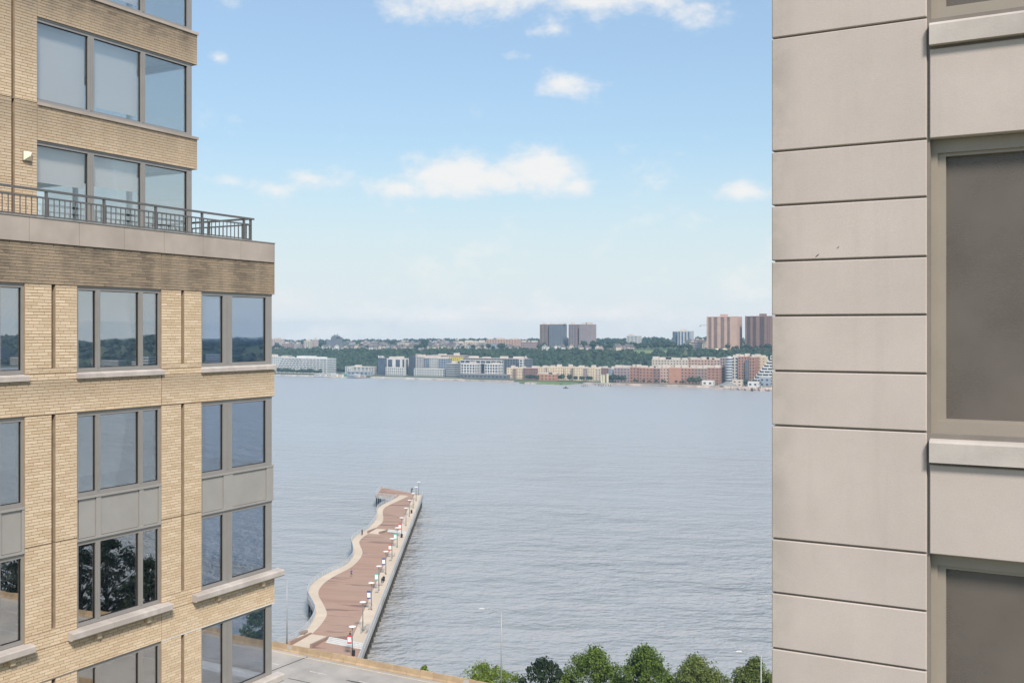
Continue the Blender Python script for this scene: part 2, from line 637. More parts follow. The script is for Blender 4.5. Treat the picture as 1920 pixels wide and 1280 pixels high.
def panel_material():
    """cast stone: cloudy mottling, faint rain streaks and grime towards the panel edges"""
    m = bpy.data.materials.new('stone_panel')
    m.use_nodes = True
    nt = m.node_tree
    p = nt.nodes['Principled BSDF']
    p.inputs['Roughness'].default_value = .88
    p.inputs['Specular IOR Level'].default_value = .2
    geo = N(nt, 'ShaderNodeNewGeometry')
    def nse(scale, det, sx=1, sz=1):
        mp = N(nt, 'ShaderNodeMapping')
        mp.inputs['Scale'].default_value = (sx, sx, sz)
        L(nt, geo.outputs['Position'], mp.inputs[0])
        n_ = N(nt, 'ShaderNodeTexNoise')
        n_.inputs['Scale'].default_value = scale
        n_.inputs['Detail'].default_value = det
        n_.inputs['Roughness'].default_value = .62
        L(nt, mp.outputs[0], n_.inputs['Vector'])
        return n_.outputs['Fac']
    oi = N(nt, 'ShaderNodeObjectInfo')
    c = MIX(nt, MR(nt, nse(1.7, 6), .3, .7, smooth=False), (.485, .421, .379), (.55, .478, .432))
    c = MIX(nt, MR(nt, oi.outputs['Random'], 0, 1, 0, .22, smooth=False), c, (.44, .385, .345))
    c = MIX(nt, MR(nt, nse(2.2, 5, 3.0, .25), .50, .74, 0, .16), c, (.36, .32, .285))
    c = MIX(nt, MR(nt, nse(60, 4), .35, .7, 0, .16), c, (.36, .32, .29))
    # grime gathers on a strip by the building's corner
    sp = N(nt, 'ShaderNodeSeparateXYZ')
    L(nt, geo.outputs['Position'], sp.inputs[0])
    ed = M(nt, 'MULTIPLY', MR(nt, sp.outputs[0], -2.07, -1.80, 1, 0), MR(nt, nse(3.5, 5), .35, .65, .15, .55))
    c = MIX(nt, ed, c, (.31, .275, .245))
    L(nt, c, p.inputs['Base Color'])
    bn = N(nt, 'ShaderNodeBump')
    bn.inputs['Distance'].default_value = .0012
    L(nt, nse(110, 4), bn.inputs['Height'])
    L(nt, bn.outputs[0], p.inputs['Normal'])
    MATS['stone_panel'] = m


panel_material()


def water_material():
    m = bpy.data.materials.new('river_water')
    m.use_nodes = True
    nt = m.node_tree
    p = nt.nodes['Principled BSDF']
    p.inputs['Base Color'].default_value = (.36, .352, .34, 1)
    p.inputs['Roughness'].default_value = .12
    p.inputs['IOR'].default_value = 2.1
    p.inputs['Specular Tint'].default_value = (1.0, .975, .94, 1)
    p.inputs['Specular IOR Level'].default_value = .5
    geo = N(nt, 'ShaderNodeNewGeometry')
    h = None
    # short wind chop, its crests lying across the wind, with slow patches of calmer water
    for sx, sy, sc_, amp, det, ang in ((1.7, 1.0, .27, .9, 3, 22), (1.3, 1.0, .62, .34, 2.5, 46), (2.2, 1, .075, 1.6, 1, 12)):
        mp = N(nt, 'ShaderNodeMapping', vector_type='TEXTURE')
        mp.inputs['Scale'].default_value = (sx, sy, 1)
        mp.inputs['Rotation'].default_value = (0, 0, R(ang))
        L(nt, geo.outputs['Position'], mp.inputs[0])
        nz = N(nt, 'ShaderNodeTexNoise')
        nz.inputs['Scale'].default_value = sc_
        nz.inputs['Detail'].default_value = det
        nz.inputs['Roughness'].default_value = .55
        L(nt, mp.outputs[0], nz.inputs['Vector'])
        v = M(nt, 'MULTIPLY', nz.outputs['Fac'], amp)
        h = v if h is None else M(nt, 'ADD', h, v)
    np_ = N(nt, 'ShaderNodeTexNoise')
    np_.inputs['Scale'].default_value = .006
    np_.inputs['Detail'].default_value = 3
    mp = N(nt, 'ShaderNodeMapping')
    mp.inputs['Scale'].default_value = (.35, 1, 1)
    mp.inputs['Rotation'].default_value = (0, 0, R(-10))
    L(nt, geo.outputs['Position'], mp.inputs[0])
    L(nt, mp.outputs[0], np_.inputs['Vector'])
    bn = N(nt, 'ShaderNodeBump')
    bn.inputs['Distance'].default_value = 2.5
    sp = N(nt, 'ShaderNodeSeparateXYZ')
    L(nt, geo.outputs['Position'], sp.inputs[0])
    calm = MR(nt, sp.outputs[1], 200, 800, 1.0, .15)          # the far side lies in the lee of the cliff
    L(nt, MR(nt, sp.outputs[1], 300, 900, .22, .38), p.inputs['Roughness'])
    L(nt, M(nt, 'MULTIPLY', calm, MR(nt, np_.outputs['Fac'], .36, .64, .45, 1.15)), bn.inputs['Strength'])
    L(nt, h, bn.inputs['Height'])
    L(nt, bn.outputs[0], p.inputs['Normal'])
    MATS['river_water'] = m


water_material()


def deck_material():
    """red-brown boardwalk: fine plank lines and long weathered streaks across the pier"""
    m = bpy.data.materials.new('boardwalk')
    m.use_nodes = True
    nt = m.node_tree
    p = nt.nodes['Principled BSDF']
    p.inputs['Roughness'].default_value = .9
    geo = N(nt, 'ShaderNodeNewGeometry')
    mp = N(nt, 'ShaderNodeMapping', vector_type='TEXTURE')
    mp.inputs['Rotation'].default_value = (0, 0, R(20))
    mp.inputs['Scale'].default_value = (9, 1.1, 1)
    L(nt, geo.outputs['Position'], mp.inputs[0])
    nz = N(nt, 'ShaderNodeTexNoise')
    nz.inputs['Scale'].default_value = .55
    nz.inputs['Detail'].default_value = 5
    L(nt, mp.outputs[0], nz.inputs['Vector'])
    c = MIX(nt, MR(nt, nz.outputs['Fac'], .3, .7, smooth=False), (.325, .195, .135), (.415, .265, .19))
    c = MIX(nt, MR(nt, nz.outputs['Fac'], .57, .62, 0, .8), c, (.16, .092, .07))
    n2 = N(nt, 'ShaderNodeTexNoise')
    n2.inputs['Scale'].default_value = .12
    L(nt, geo.outputs['Position'], n2.inputs['Vector'])
    c = MIX(nt, MR(nt, n2.outputs['Fac'], .4, .7, 0, .35), c, (.38, .265, .20))
    L(nt, c, p.inputs['Base Color'])
    MATS['boardwalk'] = m


deck_material()

# ================================================================== THE SETTING: water, banks, far hill, haze
EXT = 2700
WB = MB()
WB.add([(-EXT, 100, 0), (EXT, 100, 0), (EXT, EXT, 0), (-EXT, EXT, 0)], [(0, 1, 2, 3)])
river = struct(WB.build('river_water', 'river_water'))

SHORE = 1100.0


def smooth(t):
    t = max(0.0, min(1.0, t))
    return t * t * (3 - 2 * t)


def terrain(a, b):
    ridge = 29 + (min(a, 300) + 1196) * .0082
    z = 2.2 + smooth((b - 1212) / 125.0) * (ridge - 2.2)
    if b > 1335:
        z += min(b - 1335, 600) * .014
        z += 1.6 * mnoise.noise(Vector((a * .006, b * .006, 3.1)))
    return z


def build_far_land():
    avals = list(np.linspace(-EXT + 10, EXT - 10, 160))
    bvals = [SHORE, SHORE + .2] + list(np.linspace(SHORE + 6, 1200, 8)) + list(np.linspace(1212, 1345, 16)) + list(np.linspace(1365, 2000, 20)) + [2200, 2600, EXT - 20]
    m = MB()
    V = []
    for j, b in enumerate(bvals):
        for a in avals:
            wob = 3.0 * mnoise.noise(Vector((a * .013, 0, 0))) if j < 3 else 0
            V.append((a, b + wob, -1.5 if j == 0 else terrain(a, b) + (.0 if b < 1215 else 0)))
    n = len(avals)
    F = [(j * n + i, j * n + i + 1, (j + 1) * n + i + 1, (j + 1) * n + i) for j in range(len(bvals) - 1) for i in range(n - 1)]
    m.add(V, F)
    return struct(m.build('far_hillside', 'hill_soil', smooth=True))


build_far_land()

# the near bank: park strip, sea wall
g = MB().box(-EXT + 10, EXT - 10, -EXT + 200, 143.0, -1.0, 3.0)
struct(g.build('riverbank_ground', 'park_ground'))
g = MB().box(-600, 600, 143.02, 143.9, -1.2, 3.2)
struct(g.build('sea_wall', 'concrete'))

# ------------------------------------------------------------------ the elevated road with its parapet
RZ = 12.0
RB0, RB1 = 97.0, 124.4
rd = struct(MB().box(-420, 420, RB0, RB1, RZ - 1.3, RZ).build('elevated_road', 'asphalt'))
mk = MB().box(-420, 420, RB1 - 1.15, RB1 - .95, RZ + .004, RZ + .008)
mk.build('edge_line', 'line_tan', rd)
mk.mesh
MB().box(-420, 420, RB1 - 13.6, RB1 - 13.45, RZ + .004, RZ + .008).build('centre_line', 'line_white', rd)
dash = MB().box(-1.6, 1.6, -.08, .08, 0, .004).mesh('lane_dash', 'line_white')
for k in range(-14, 20):
    for lane in (5.6, 10.2, 17.5):
        a = k * 9.2 - 6.0
        if lane > 10 and (k < -4 or k > 14): continue
        o = put('lane_dash', dash, rd)
        o.location = (a, RB1 - lane, RZ + .004)
for a in (-104.3, -62, -20, 22, 64, 106):
    MB().add([(a - .12, RB1 - .5, RZ + .005), (a + .12, RB1 - .5, RZ + .005), (a - 1.4 + .12, RB0 + 1, RZ + .005), (a - 1.4 - .12, RB0 + 1, RZ + .005)],
             [(3, 2, 1, 0)]).build('expansion_joint', 'tar', rd)
rr = random.Random(5)
for k in range(7):     # tar patches and old seams on the slab
    a, b = -112 + k * 7.5 + rr.uniform(-2, 2), RB1 - rr.uniform(2.5, 10)
    q = [(a + rr.uniform(-1.3, 1.3) + 1.5 * math.cos(t), b + .18 * math.sin(t) * rr.uniform(.4, 1.2), RZ + .006) for t in [i * math.pi / 4 for i in range(8)]]
    MB().add(q, [tuple(range(8))]).build('tar_patch', 'tar', rd)
for a in range(-400, 401, 20):
    o = MB().box(a - .6, a + .6, RB0 + 3, RB1 - 2.5, 3.0, RZ - 1.3).build('road_pier', 'concrete', rd)


def jersey(len_, joint=.06):
    prof = [(-.30, 0), (-.30, .09), (-.16, .34), (-.11, 1.08), (.13, 1.08), (.13, 0)]
    m = MB()
    n = len(prof)
    vs = [(x, p[0], p[1]) for x in (joint / 2, len_ - joint / 2) for p in prof]
    fs = [tuple(range(n - 1, -1, -1)), tuple(range(n, 2 * n))] + [(i, n + i, n + (i + 1) % n, (i + 1) % n) for i in range(n)]
    fs = [f[::-1] for f in fs]
    m.add(vs, fs)
    return m.mesh('barrier_segment', 'barrier')


par = thing('concrete_parapet', 'tan concrete parapet of short sections along the river side of the road', 'parapet', (-90, RB1, RZ))
seg = jersey(2.35)
for k in range(126):
    a = -152 + k * 2.35 + (.35 if k > 20 else 0)
    o = put('barrier_segment', seg, par)
    o.location = (a, RB1 + .12, RZ)
    o.scale = (1, 1, 1.0 + .012 * ((k * 37) % 5 - 2))
MB().box(-151.9, 144, RB1 + .02, RB1 + .2, RZ + .02, RZ + 1.0).build('core', 'barrier', par)
for px in (548, 880):   # small grey repair plates
    q = on_ground(px, 1212 + (px - 548) * .19, 12.6)
    MB().box(q.x - .45, q.x + .45, RB1 - .05, RB1 + .01, RZ + .42, RZ + .95).build('repair_plate', 'concrete', par)
npar = thing('inner_parapet', 'plain tan parapet along the building side of the road', 'parapet', (-90, RB0, RZ))
MB().box(-300, 300, RB0 + .05, RB0 + .35, RZ, RZ + 1.0).build('wall', 'barrier', npar)


def street_lamp(base, hgt, arm, label):
    t = thing('street_lamp', label, 'street lamp', base, 'tall lamps along the road')
    b = Vector(base)
    MB().tube(b, b + Vector((0, 0, .35)), .28, .22, 8).build('base', 'pole_grey', t)
    MB().tube(b + Vector((0, 0, .3)), b + Vector((0, 0, hgt)), .12, .065, 8).build('pole', 'pole_grey', t, True)
    dv = Vector((-CC, -SS, 0))
    m = MB()
    p = b + Vector((0, 0, hgt - .15))
    for i in range(4):
        q = b + dv * (arm * (i + 1) / 4) + Vector((0, 0, hgt - .15 + .55 * math.sin((i + 1) / 4 * math.pi / 2)))
        m.tube(p, q, .042, .036, 6)
        p = q
    m.build('arm', 'pole_grey', t, True)
    h = MB()
    for i in range(6):
        w0 = [.05, .12, .155, .15, .11, .04]
        if i < 5:
            h.tube(p + dv * (i * .17), p + dv * ((i + 1) * .17), w0[i], w0[i + 1], 8)
    h.build('lamp_head', 'rail_light', t, True)
    return t


def road_lamp(px, ytop, label):
    a, D = on_plane_b(px, RB1 + .75)
    street_lamp((a, RB1 + .75, RZ - 1.2), height(ytop, D) - (RZ - 1.2), 2.35, label)


road_lamp(538, 1086, 'grey street lamp pole rising beside the brick building corner')
road_lamp(940, 1146, 'grey street lamp between the lime bush and the dark tree')
road_lamp(1427, 1227, 'grey street lamp beside the pale stone facade')
MB().box(-160, 150, RB1 + .3, RB1 + 1.1, RZ - 1.3, RZ - 1.0).build('ledge', 'concrete', rd)

# ================================================================== LEFT: the brick apartment building
A0, CB0 = -21.09, 23.525      # lower front plane and its river corner
A1, CB1 = -22.50, 21.77       # set-back upper storeys
BLD = thing('brick_apartment_building', 'buff brick apartment building with terrace and corner windows', 'building', (-27, 16, 3))
CW, CL = .0731, .286          # brick course and brick length, joints included
brick_me = MB().box(-.10, 0, -.5, .5, -.5, .5).mesh('brick', 'buff_brick')
ZREF = 64.10


class Wall:
    def __init__(s, name):
        s.back = MB()
        s.bricks = []
        s.name = name

    def rect(s, A, b0, b1, z0, z1, deep=.30):
        s.back.box(A - deep, A - .012, b0, b1, z0, z1)
        k0 = math.floor((z0 - ZREF) / CW + .12)
        k1 = math.ceil((z1 - ZREF) / CW - .12)
        for k in range(k0, k1):
            za, zb = max(z0, ZREF + k * CW), min(z1, ZREF + (k + 1) * CW)
            if k == k0: za = z0
            if k == k1 - 1: zb = z1
            off = (0, .5, .17, .67)[k % 4] * CL + 3.0
            i = math.floor((b0 - off) / CL) + 1
            cuts = [b0]
            while off + i * CL < b1 - .07:
                if off + i * CL > b0 + .07: cuts.append(off + i * CL)
                i += 1
            cuts.append(b1)
            s.bricks += [(A, ba, bb, za, zb) for ba, bb in zip(cuts[:-1], cuts[1:])]


rb = random.Random(2)
wall = Wall('lower')
J = .006
WB0, WB1 = 16.53, 19.145       # middle window
CORN = 20.563                  # corner window starts here
LW0, LW1 = 12.50, 15.121       # window at the picture's edge
P = [(10.9, LW0), (LW1, WB0), (WB1, CORN)]
SLOT = [11.65, 15.822, 19.83]
BEG = 10.9


def pier(z0, z1, slots=None):
    for (b0, b1), sl in zip(P, SLOT):
        if slots is None:
            wall.rect(A0, b0, b1, z0, z1)
        else:
            sw = .105
            s0, s1 = slots
            if s0 > z0: wall.rect(A0, b0, b1, z0, s0)
            wall.rect(A0, b0, sl, s0, s1)
            wall.rect(A0, sl + sw, b1, s0, s1)
            wall.back.box(A0 - .30, A0 - .13, sl - .02, sl + sw + .02, s0, s1)
            if s1 < z1: wall.rect(A0, b0, b1, s1, z1)


# soot-stained band under the parapet, with a movement joint
wall.rect(A0 + .004, BEG, WB1 - .008, 64.10, 65.06)
wall.rect(A0 + .004, WB1 + .008, CB0, 64.10, 65.06)
pier(62.0, 64.092, (62.10, 64.092))
wall.rect(A0, BEG, WB1 - .008, 61.02, 61.83)
wall.rect(A0, WB1 + .008, CB0, 61.02, 61.83)
pier(61.835, 61.995)
pier(57.985, 61.005, (57.985, 61.005))
pier(55.78, 57.97, (55.93, 57.97))
wall.rect(A0, BEG, WB1 - .002, 54.77, 55.525)
wall.rect(A0, WB1 + .002, CB0, 54.77, 55.525)
pier(55.53, 55.775)
pier(52.62, 54.75, (52.75, 54.75))
wall.rect(A0, BEG, CB0, 51.4, 52.30)
pier(52.305, 52.615)
# upper storeys
UP0, USLOT = 16.471, 15.772


def upper_pier(z0, z1):
    wall.rect(A1, 12.0, USLOT, z0, z1)
    wall.rect(A1, USLOT + .085, UP0, z0, z1)
    wall.back.box(A1 - .30, A1 - .13, USLOT - .02, USLOT + .1, z0, z1)


for (z0, z1) in ((67.75, 68.62), (70.83, 71.70), (73.92, 74.8)):
    wall.rect(A1, UP0 + .003, CB1, z0, z1)
upper_pier(65.56, 68.66)
upper_pier(68.675, 71.75)
upper_pier(71.765, 74.8)

wm = wall.back.build('brick_wall', 'mortar', BLD)
# the bricks that show largest are single parts, the rest one joined part


def brick_px(q):
    A, b0, b1, z0, z1 = q
    b = (b0 + b1) / 2
    D = -SS * A + CC * b
    x = 960 + FPX * (CC * A + SS * b) / D
    y = HORIZON + FPX * (H - (z0 + z1) / 2) / D
    ok = 10 < x < 520 and 0 < y < 1280
    return ((b1 - b0) * (z1 - z0) / D ** 2) if ok else 0


wall.bricks.sort(key=brick_px, reverse=True)
for (A, b0, b1, z0, z1) in wall.bricks[:298]:
    o = put('brick', brick_me, wm)
    o.location = (A + rb.uniform(-.002, .002), (b0 + b1) / 2, (z0 + z1) / 2)
    o.scale = (1, b1 - b0 - .017, z1 - z0 - .012)
rest = MB()
for (A, b0, b1, z0, z1) in wall.bricks[298:]:
    d = rb.uniform(-.002, .002)
    rest.box(A - .1, A + d, b0 + J + .0025, b1 - J - .0025, z0 + J, z1 - J)
rest.build('brickwork', 'buff_brick', wm, kind='stuff')

# plain body of the building: lower storeys, river-side returns, slabs, rooms
body = MB()
body.box(A0 - 14, A0 - .02, -6, CB0 - .02, 3.0, 51.35)
body.build('lower_storeys', 'far_sand', BLD)
body = MB()
body.box(A0 - 14, A0 - .32, -6, BEG - .02, 51.37, 65.0)
body.box(A1 - 13, A1 - .32, -6, 11.98, 65.5, 74.8)
body.box(A0 - .30, A0, -6, BEG - .02, 51.37, 65.05)
body.box(A1 - .30, A1, -6, 11.98, 65.5, 74.8)
for (z0, z1) in ((51.4, 52.3), (54.77, 55.775), (61.02, 61.83), (64.10, 65.06)):
    body.box(A0 - 9, A0 - .31, CB0 - .25, CB0 - .012, z0, z1)
for (z0, z1) in ((67.75, 68.62), (70.83, 71.70), (73.92, 74.8)):
    body.box(A1 - 9, A1 - .31, CB1 - .25, CB1 - .012, z0, z1)
body.build('river_side_wall', 'buff_brick', BLD)
slabs = MB()
for z in (51.75, 54.86, 57.95, 61.05):
    slabs.box(A0 - 9, A0 - .32, BEG, CB0 - .3, z, z + .26)
slabs.box(A0 - 9, A0 - .06, BEG - 17, CB0 - .1, 64.15, 65.50)
for z in (67.8, 70.9, 74.0):
    slabs.box(A1 - 8, A1 - .32, 12, CB1 - .3, z, z + .26)
slabs.build('floor_slab', 'plaster', BLD)
rooms = MB()
rooms.box(A0 - 9.2, A0 - 9, BEG, CORN - .2, 51.4, 64.1)
rooms.box(A0 - 8.9, A0 - .33, CORN - .32, CORN - .2, 51.4, 64.1)
rooms.box(A0 - 8.9, A0 - .33, 15.7, 15.82, 51.4, 64.1)
rooms.box(A0 - 5.2, A0 - 5.0, CORN - .18, CB0 - 1.2, 51.4, 64.1)
rooms.box(A1 - 8, A1 - 7.8, 12, CB1 - 1.3, 65.55, 74.0)
rooms.box(A1 - 7.7, A1 - .33, 16.2, 16.33, 65.55, 74.0)
rooms.build('room_wall', 'plaster', BLD)
tops = MB()
tops.box(A1 - 9.1, A1 + .05, -6, CB1 + .04, 74.82, 75.5)
tops.build('roof', 'stone_tan', BLD)


def window(A, b0, b1, z0, z1, panes, glass='window_glass', fw=.07, top=.10, bot=.09, dep=.085, end=None):
    """frame with its panes; panes = [(b0, b1)]; A = outer face of the frame"""
    m = MB()
    m.box(A - dep, A, b0, b1, z1 - top, z1)
    m.box(A - dep, A, b0, b1, z0, z0 + bot)
    edges = [b0] + [v for p in panes for v in p] + [b1]
    for i in range(0, len(edges), 2):
        if edges[i + 1] - edges[i] > .004:
            m.box(A - dep, A, edges[i], edges[i + 1], z0 + bot, z1 - top)
            if .1 < edges[i + 1] - edges[i] < .5 and i not in (0, len(edges) - 2):   # raised mullion cap
                c = (edges[i] + edges[i + 1]) / 2
                m.box(A, A + .015, c - .025, c + .025, z0 + bot, z1 - top)
    m.box(A, A + .018, b0, b1, z1 - .035, z1)
    f = m.build('window', 'frame_grey', BLD)
    for (p0, p1) in panes:
        # each sheet sits very slightly out of true, so its reflection breaks from pane to pane
        o_ = [rb.uniform(-.004, .004) for _ in range(3)]
        o_.append(o_[0] + o_[2] - o_[1])
        cs = [(p0, z0 + bot), (p1, z0 + bot), (p1, z1 - top), (p0, z1 - top)]
        vs_ = [(A - dep + .02 + o_[i], c_[0], c_[1]) for i, c_ in enumerate(cs)] + [(A - dep + .03 + o_[i], c_[0], c_[1]) for i, c_ in enumerate(cs)]
        MB().add(vs_, [(0, 3, 2, 1), (4, 5, 6, 7), (0, 1, 5, 4), (1, 2, 6, 5), (2, 3, 7, 6), (3, 0, 4, 7)]).build('pane', glass, f)
        gk = MB()
        e = .014
        for q in ((p0, p0 + e, z0 + bot, z1 - top), (p1 - e, p1, z0 + bot, z1 - top), (p0 + e, p1 - e, z1 - top - e, z1 - top), (p0 + e, p1 - e, z0 + bot, z0 + bot + e)):
            gk.box(A - dep + .031, A - dep + .05, *q)
        gk.build('gasket', 'gasket', f)
    return f


def river_window(B, a0, a1, z0, z1, n, glass='window_glass_corner'):
    """glazing on the river side of a corner room, seen through the room"""
    m = MB()
    m.box(a0, a1, B - .1, B, z1 - .1, z1)
    m.box(a0, a1, B - .1, B, z0, z0 + .09)
    st = (a1 - a0) / n
    for i in range(n + 1):
        c = a0 + i * st
        m.box(max(a0, c - .07), min(a1, c + .07), B - .1, B, z0 + .09, z1 - .1)
    f = m.build('window', 'frame_grey', BLD)
    for i in range(n):
        MB().box(a0 + i * st + .071, a0 + (i + 1) * st - .071, B - .06, B - .05, z0 + .09, z1 - .1).build('pane', glass, f)


GP = A0 - .05          # window plane below
MIDP = [(16.60, 17.10), (17.24, 18.43), (18.57, 19.075)]
LEFTP = [(12.57, 13.07), (13.21, 14.40), (14.54, 15.06)]
CORP = [(20.63, 21.43), (21.79, 23.20)]
ROWS = [(62.0, 64.095), (58.95, 61.01), (55.78, 57.86), (52.62, 54.765)]
for (z0, z1) in ROWS:
    window(GP, WB0, WB1, z0, z1, MIDP)
    window(GP, LW0, LW1, z0, z1, LEFTP)
    window(GP, CORN, 23.45, z0, z1, CORP, 'window_glass_corner')
    river_window(23.445, GP - 8.2, GP - .11, z0, z1, 3)
UGP = A1 - .05
UPP = [(16.50, 18.00), (18.19, 19.73), (19.89, 21.42)]
for (z0, z1) in ((65.56, 67.745), (68.70, 70.825), (71.78, 73.915)):
    window(UGP, UP0, 21.60, z0, z1, UPP, 'window_glass_upper')
    river_window(21.595, UGP - 7.5, UGP - .11, z0, z1, 3, 'window_glass_upper')

for (z0, z1, drop) in ((65.56, 67.745, .9), (68.70, 70.825, 2.0), (71.78, 73.915, 2.0)):
    for k, (p0, p1) in enumerate(UPP[:2]):
        MB().box(UGP - .22, UGP - .215, p0 - .05, p1 + .05, max(z0 + .1, z1 - .1 - drop * (1 - .12 * k)), z1 - .08).build('roller_blind', 'blind_pale', BLD)
for (z0, z1, ps, drop) in ((62.0, 64.095, MIDP, .75), (58.95, 61.01, MIDP, 1.5), (62.0, 64.095, LEFTP, 1.2), (58.95, 61.01, LEFTP, 1.1), (55.78, 57.86, LEFTP, .5)):
    MB().box(GP - .22, GP - .215, ps[0][0], ps[-1][1], z1 - .1 - drop, z1 - .08).build('roller_blind', 'blind_grey', BLD)

# metal panels between the storeys
for (b0, b1, ps) in ((WB0, WB1, MIDP), (LW0, LW1, LEFTP), (CORN, 23.49, CORP)):
    z0, z1 = 57.865, 58.945
    fr = MB()
    A = GP + .0
    fr.box(A - .1, A + .045, b0, b1, z1 - .06, z1)
    fr.box(A - .1, A + .045, b0, b1, z0, z0 + .05)
    edges = [b0] + [v for p in ps for v in p] + [b1]
    for i in range(0, len(edges), 2):
        if edges[i + 1] - edges[i] > .01:
            c0, c1 = edges[i], edges[i + 1]
            if i == 0: c1 = c0 + .03
            if i == len(edges) - 2: c0 = max(c0, c1 - .09 if b1 < 23.3 else c0)
            fr.box(A - .1, A + .03, c0, c1, z0 + .05, z1 - .06)
    f = fr.build('spandrel_frame', 'panel_grey', BLD)
    for (p0, p1) in ps:
        MB().box(A - .1, A, p0 + .012, p1 - .012, z0 + .062, z1 - .072).build('spandrel_panel', 'panel_grey', f)
        MB().box(A - .12, A - .05, p0, p1, z0 + .05, z1 - .06).build('shadow_gap', 'gasket', f)
MB().box(GP - 8, GP - .1, 23.35, 23.489, 57.866, 58.944).build('spandrel_frame', 'panel_grey', BLD)


def sill(pieces, z0, z1, out, chamfer=.0):
    for (b0, b1) in pieces:
        m = MB()
        a0, a1 = GP - .02, A0 + out
        e = .004
        prof = [(a0, z0), (a1 - chamfer, z0), (a1, z0 + chamfer), (a1, z1 - .05), (a1 - .03, z1 - .03), (a0, z1)]
        n = len(prof)
        vs = [(p[0], b, p[1]) for b in (b0 + e, b1 - e) for p in prof]
        m.add(vs, [tuple(range(n)), tuple(range(2 * n - 1, n - 1, -1))] + [(i, n + i, n + (i + 1) % n, (i + 1) % n) for i in range(n)])
        m.build('window_sill', 'stone_sill', BLD)


sill([(16.49, 17.17), (17.17, 18.50), (18.50, 19.19)], 61.84, 61.995, .07)
sill([(12.46, 13.8), (13.8, 15.20)], 61.84, 61.995, .07)
sill([(20.52, 21.75), (21.75, 23.54)], 61.84, 61.995, .07)
sill([(16.24, 17.45), (17.45, 18.85), (18.85, 19.36)], 55.555, 55.77, .21, .035)
sill([(12.2, 13.8), (13.8, 15.26)], 55.555, 55.77, .21, .035)
sill([(20.2, 21.6), (21.6, 23.74)], 55.555, 55.77, .21, .035)
sill([(16.24, 17.7), (17.7, 19.36)], 52.36, 52.61, .21, .035)
sill([(20.2, 21.6), (21.6, 23.74)], 52.36, 52.61, .21, .035)
for b in (17.05, 18.6, 21.1, 22.9, 13.6, 14.7):
    MB().box(A0 - .05, A0 + .09, b, b + .12, 55.40, 55.525).build('bracket', 'buff_brick', BLD)
# thin stone ledges and dark lintel lines
for z in (68.625, 71.705):
    MB().box(UGP - .1, A1 + .035, UP0 + .004, CB1 + .02, z, z + .075).build('ledge', 'stone_tan', BLD)
for (b0, b1) in ((BEG, WB0), (WB1, CB0 - .02)):
    MB().box(A0 - .2, A0 + .012, b0, b1, 54.752, 54.766).build('lintel_strip', 'white_paint' if b0 > 19 else 'joint', BLD)
MB().box(A1 - .3, A1 - .02, 12, UP0, 68.661, 68.674).build('movement_joint', 'joint', BLD)

# stone parapet, metal cap
edges = [11.0, 12.48, 13.84, 15.20, 16.56, 17.90, 19.20, 20.58, 22.05, 23.56]
for i in range(len(edges) - 1):
    b0, b1 = edges[i] + .006, edges[i + 1] - .006
    if i == len(edges) - 2:      # rounded river corner
        poly = [(A0 - .3, b0), (A0 + .04, b0)] + [(A0 + .04 - .12 * (1 - math.cos(t)), b1 - .12 * (1 - math.sin(t))) for t in [k * math.pi / 12 for k in range(7)]] + [(A0 - .3, b1)]
        MB().prism(poly, 65.065, 65.63).build('parapet_panel', 'stone_tan', BLD)
    else:
        MB().box(A0 - .3, A0 + .04, b0, b1, 65.065, 65.63).build('parapet_panel', 'stone_tan', BLD)
MB().box(A0 - 9, A0 - .305, 23.3, 23.56, 65.065, 65.63).box(A0 - .29, A0 + .0, 11, 23.45, 65.07, 65.62).box(A0 - .3, A0 + .04, -6, 10.99, 65.065, 65.63).build('parapet_core', 'stone_tan', BLD)
cap = MB()
cap.box(A0 - .42, A0 + .055, -6, 23.50, 65.632, 65.66)
cap.box(A0 - 9, A0 - .42, 23.2, 23.575, 65.632, 65.66)
cap.build('metal_cap', 'frame_grey', BLD)

# terrace railing
RA, RBB = -21.42, 22.84
RT, RM, RL = 66.35, 66.17, 65.66
top = MB()
top.box(RA - .045, RA + .045, 10.5, RBB + .12, RT - .03, RT + .02)
top.box(RA - 7.5, RA - .045, RBB - .04, RBB + .05, RT - .03, RT + .02)
rail = top.build('railing', 'railing_metal', BLD)
MB().box(RA - .02, RA + .02, 10.5, RBB, RM - .02, RM + .02).box(RA - 7.5, RA - .02, RBB - .02, RBB + .02, RM - .02, RM + .02).build('lower_rail', 'railing_metal', rail)
MB().box(RA - .02, RA + .02, 10.5, RBB, RL + .06, RL + .09).box(RA - 7.5, RA - .02, RBB - .02, RBB + .02, RL + .06, RL + .09).build('bottom_rail', 'railing_metal', rail)
post_me = MB().box(-.028, .028, -.028, .028, RL, RT - .03).mesh('post', 'railing_metal')
bal_me = MB().box(-.009, .009, -.009, .009, RL + .09, RM - .02).mesh('baluster', 'railing_metal')
posts = [15.92 + 1.66 * k for k in range(-3, 5)] + [RBB]
for b in posts:
    put('post', post_me, rail).location = (RA, b, 0)
for k in range(1, 5):
    put('post', post_me, rail).location = (RA - 1.7 * k, RBB, 0)
b = 11.0
while b < RBB - .05:
    if min(abs(b - q) for q in posts) > .06:
        put('baluster', bal_me, rail).location = (RA, b, 0)
    b += .151
for k in range(1, 45):
    if abs((k * .16) % 1.7 - .85) < .79:
        put('baluster', bal_me, rail).location = (RA - k * .16, RBB, 0)

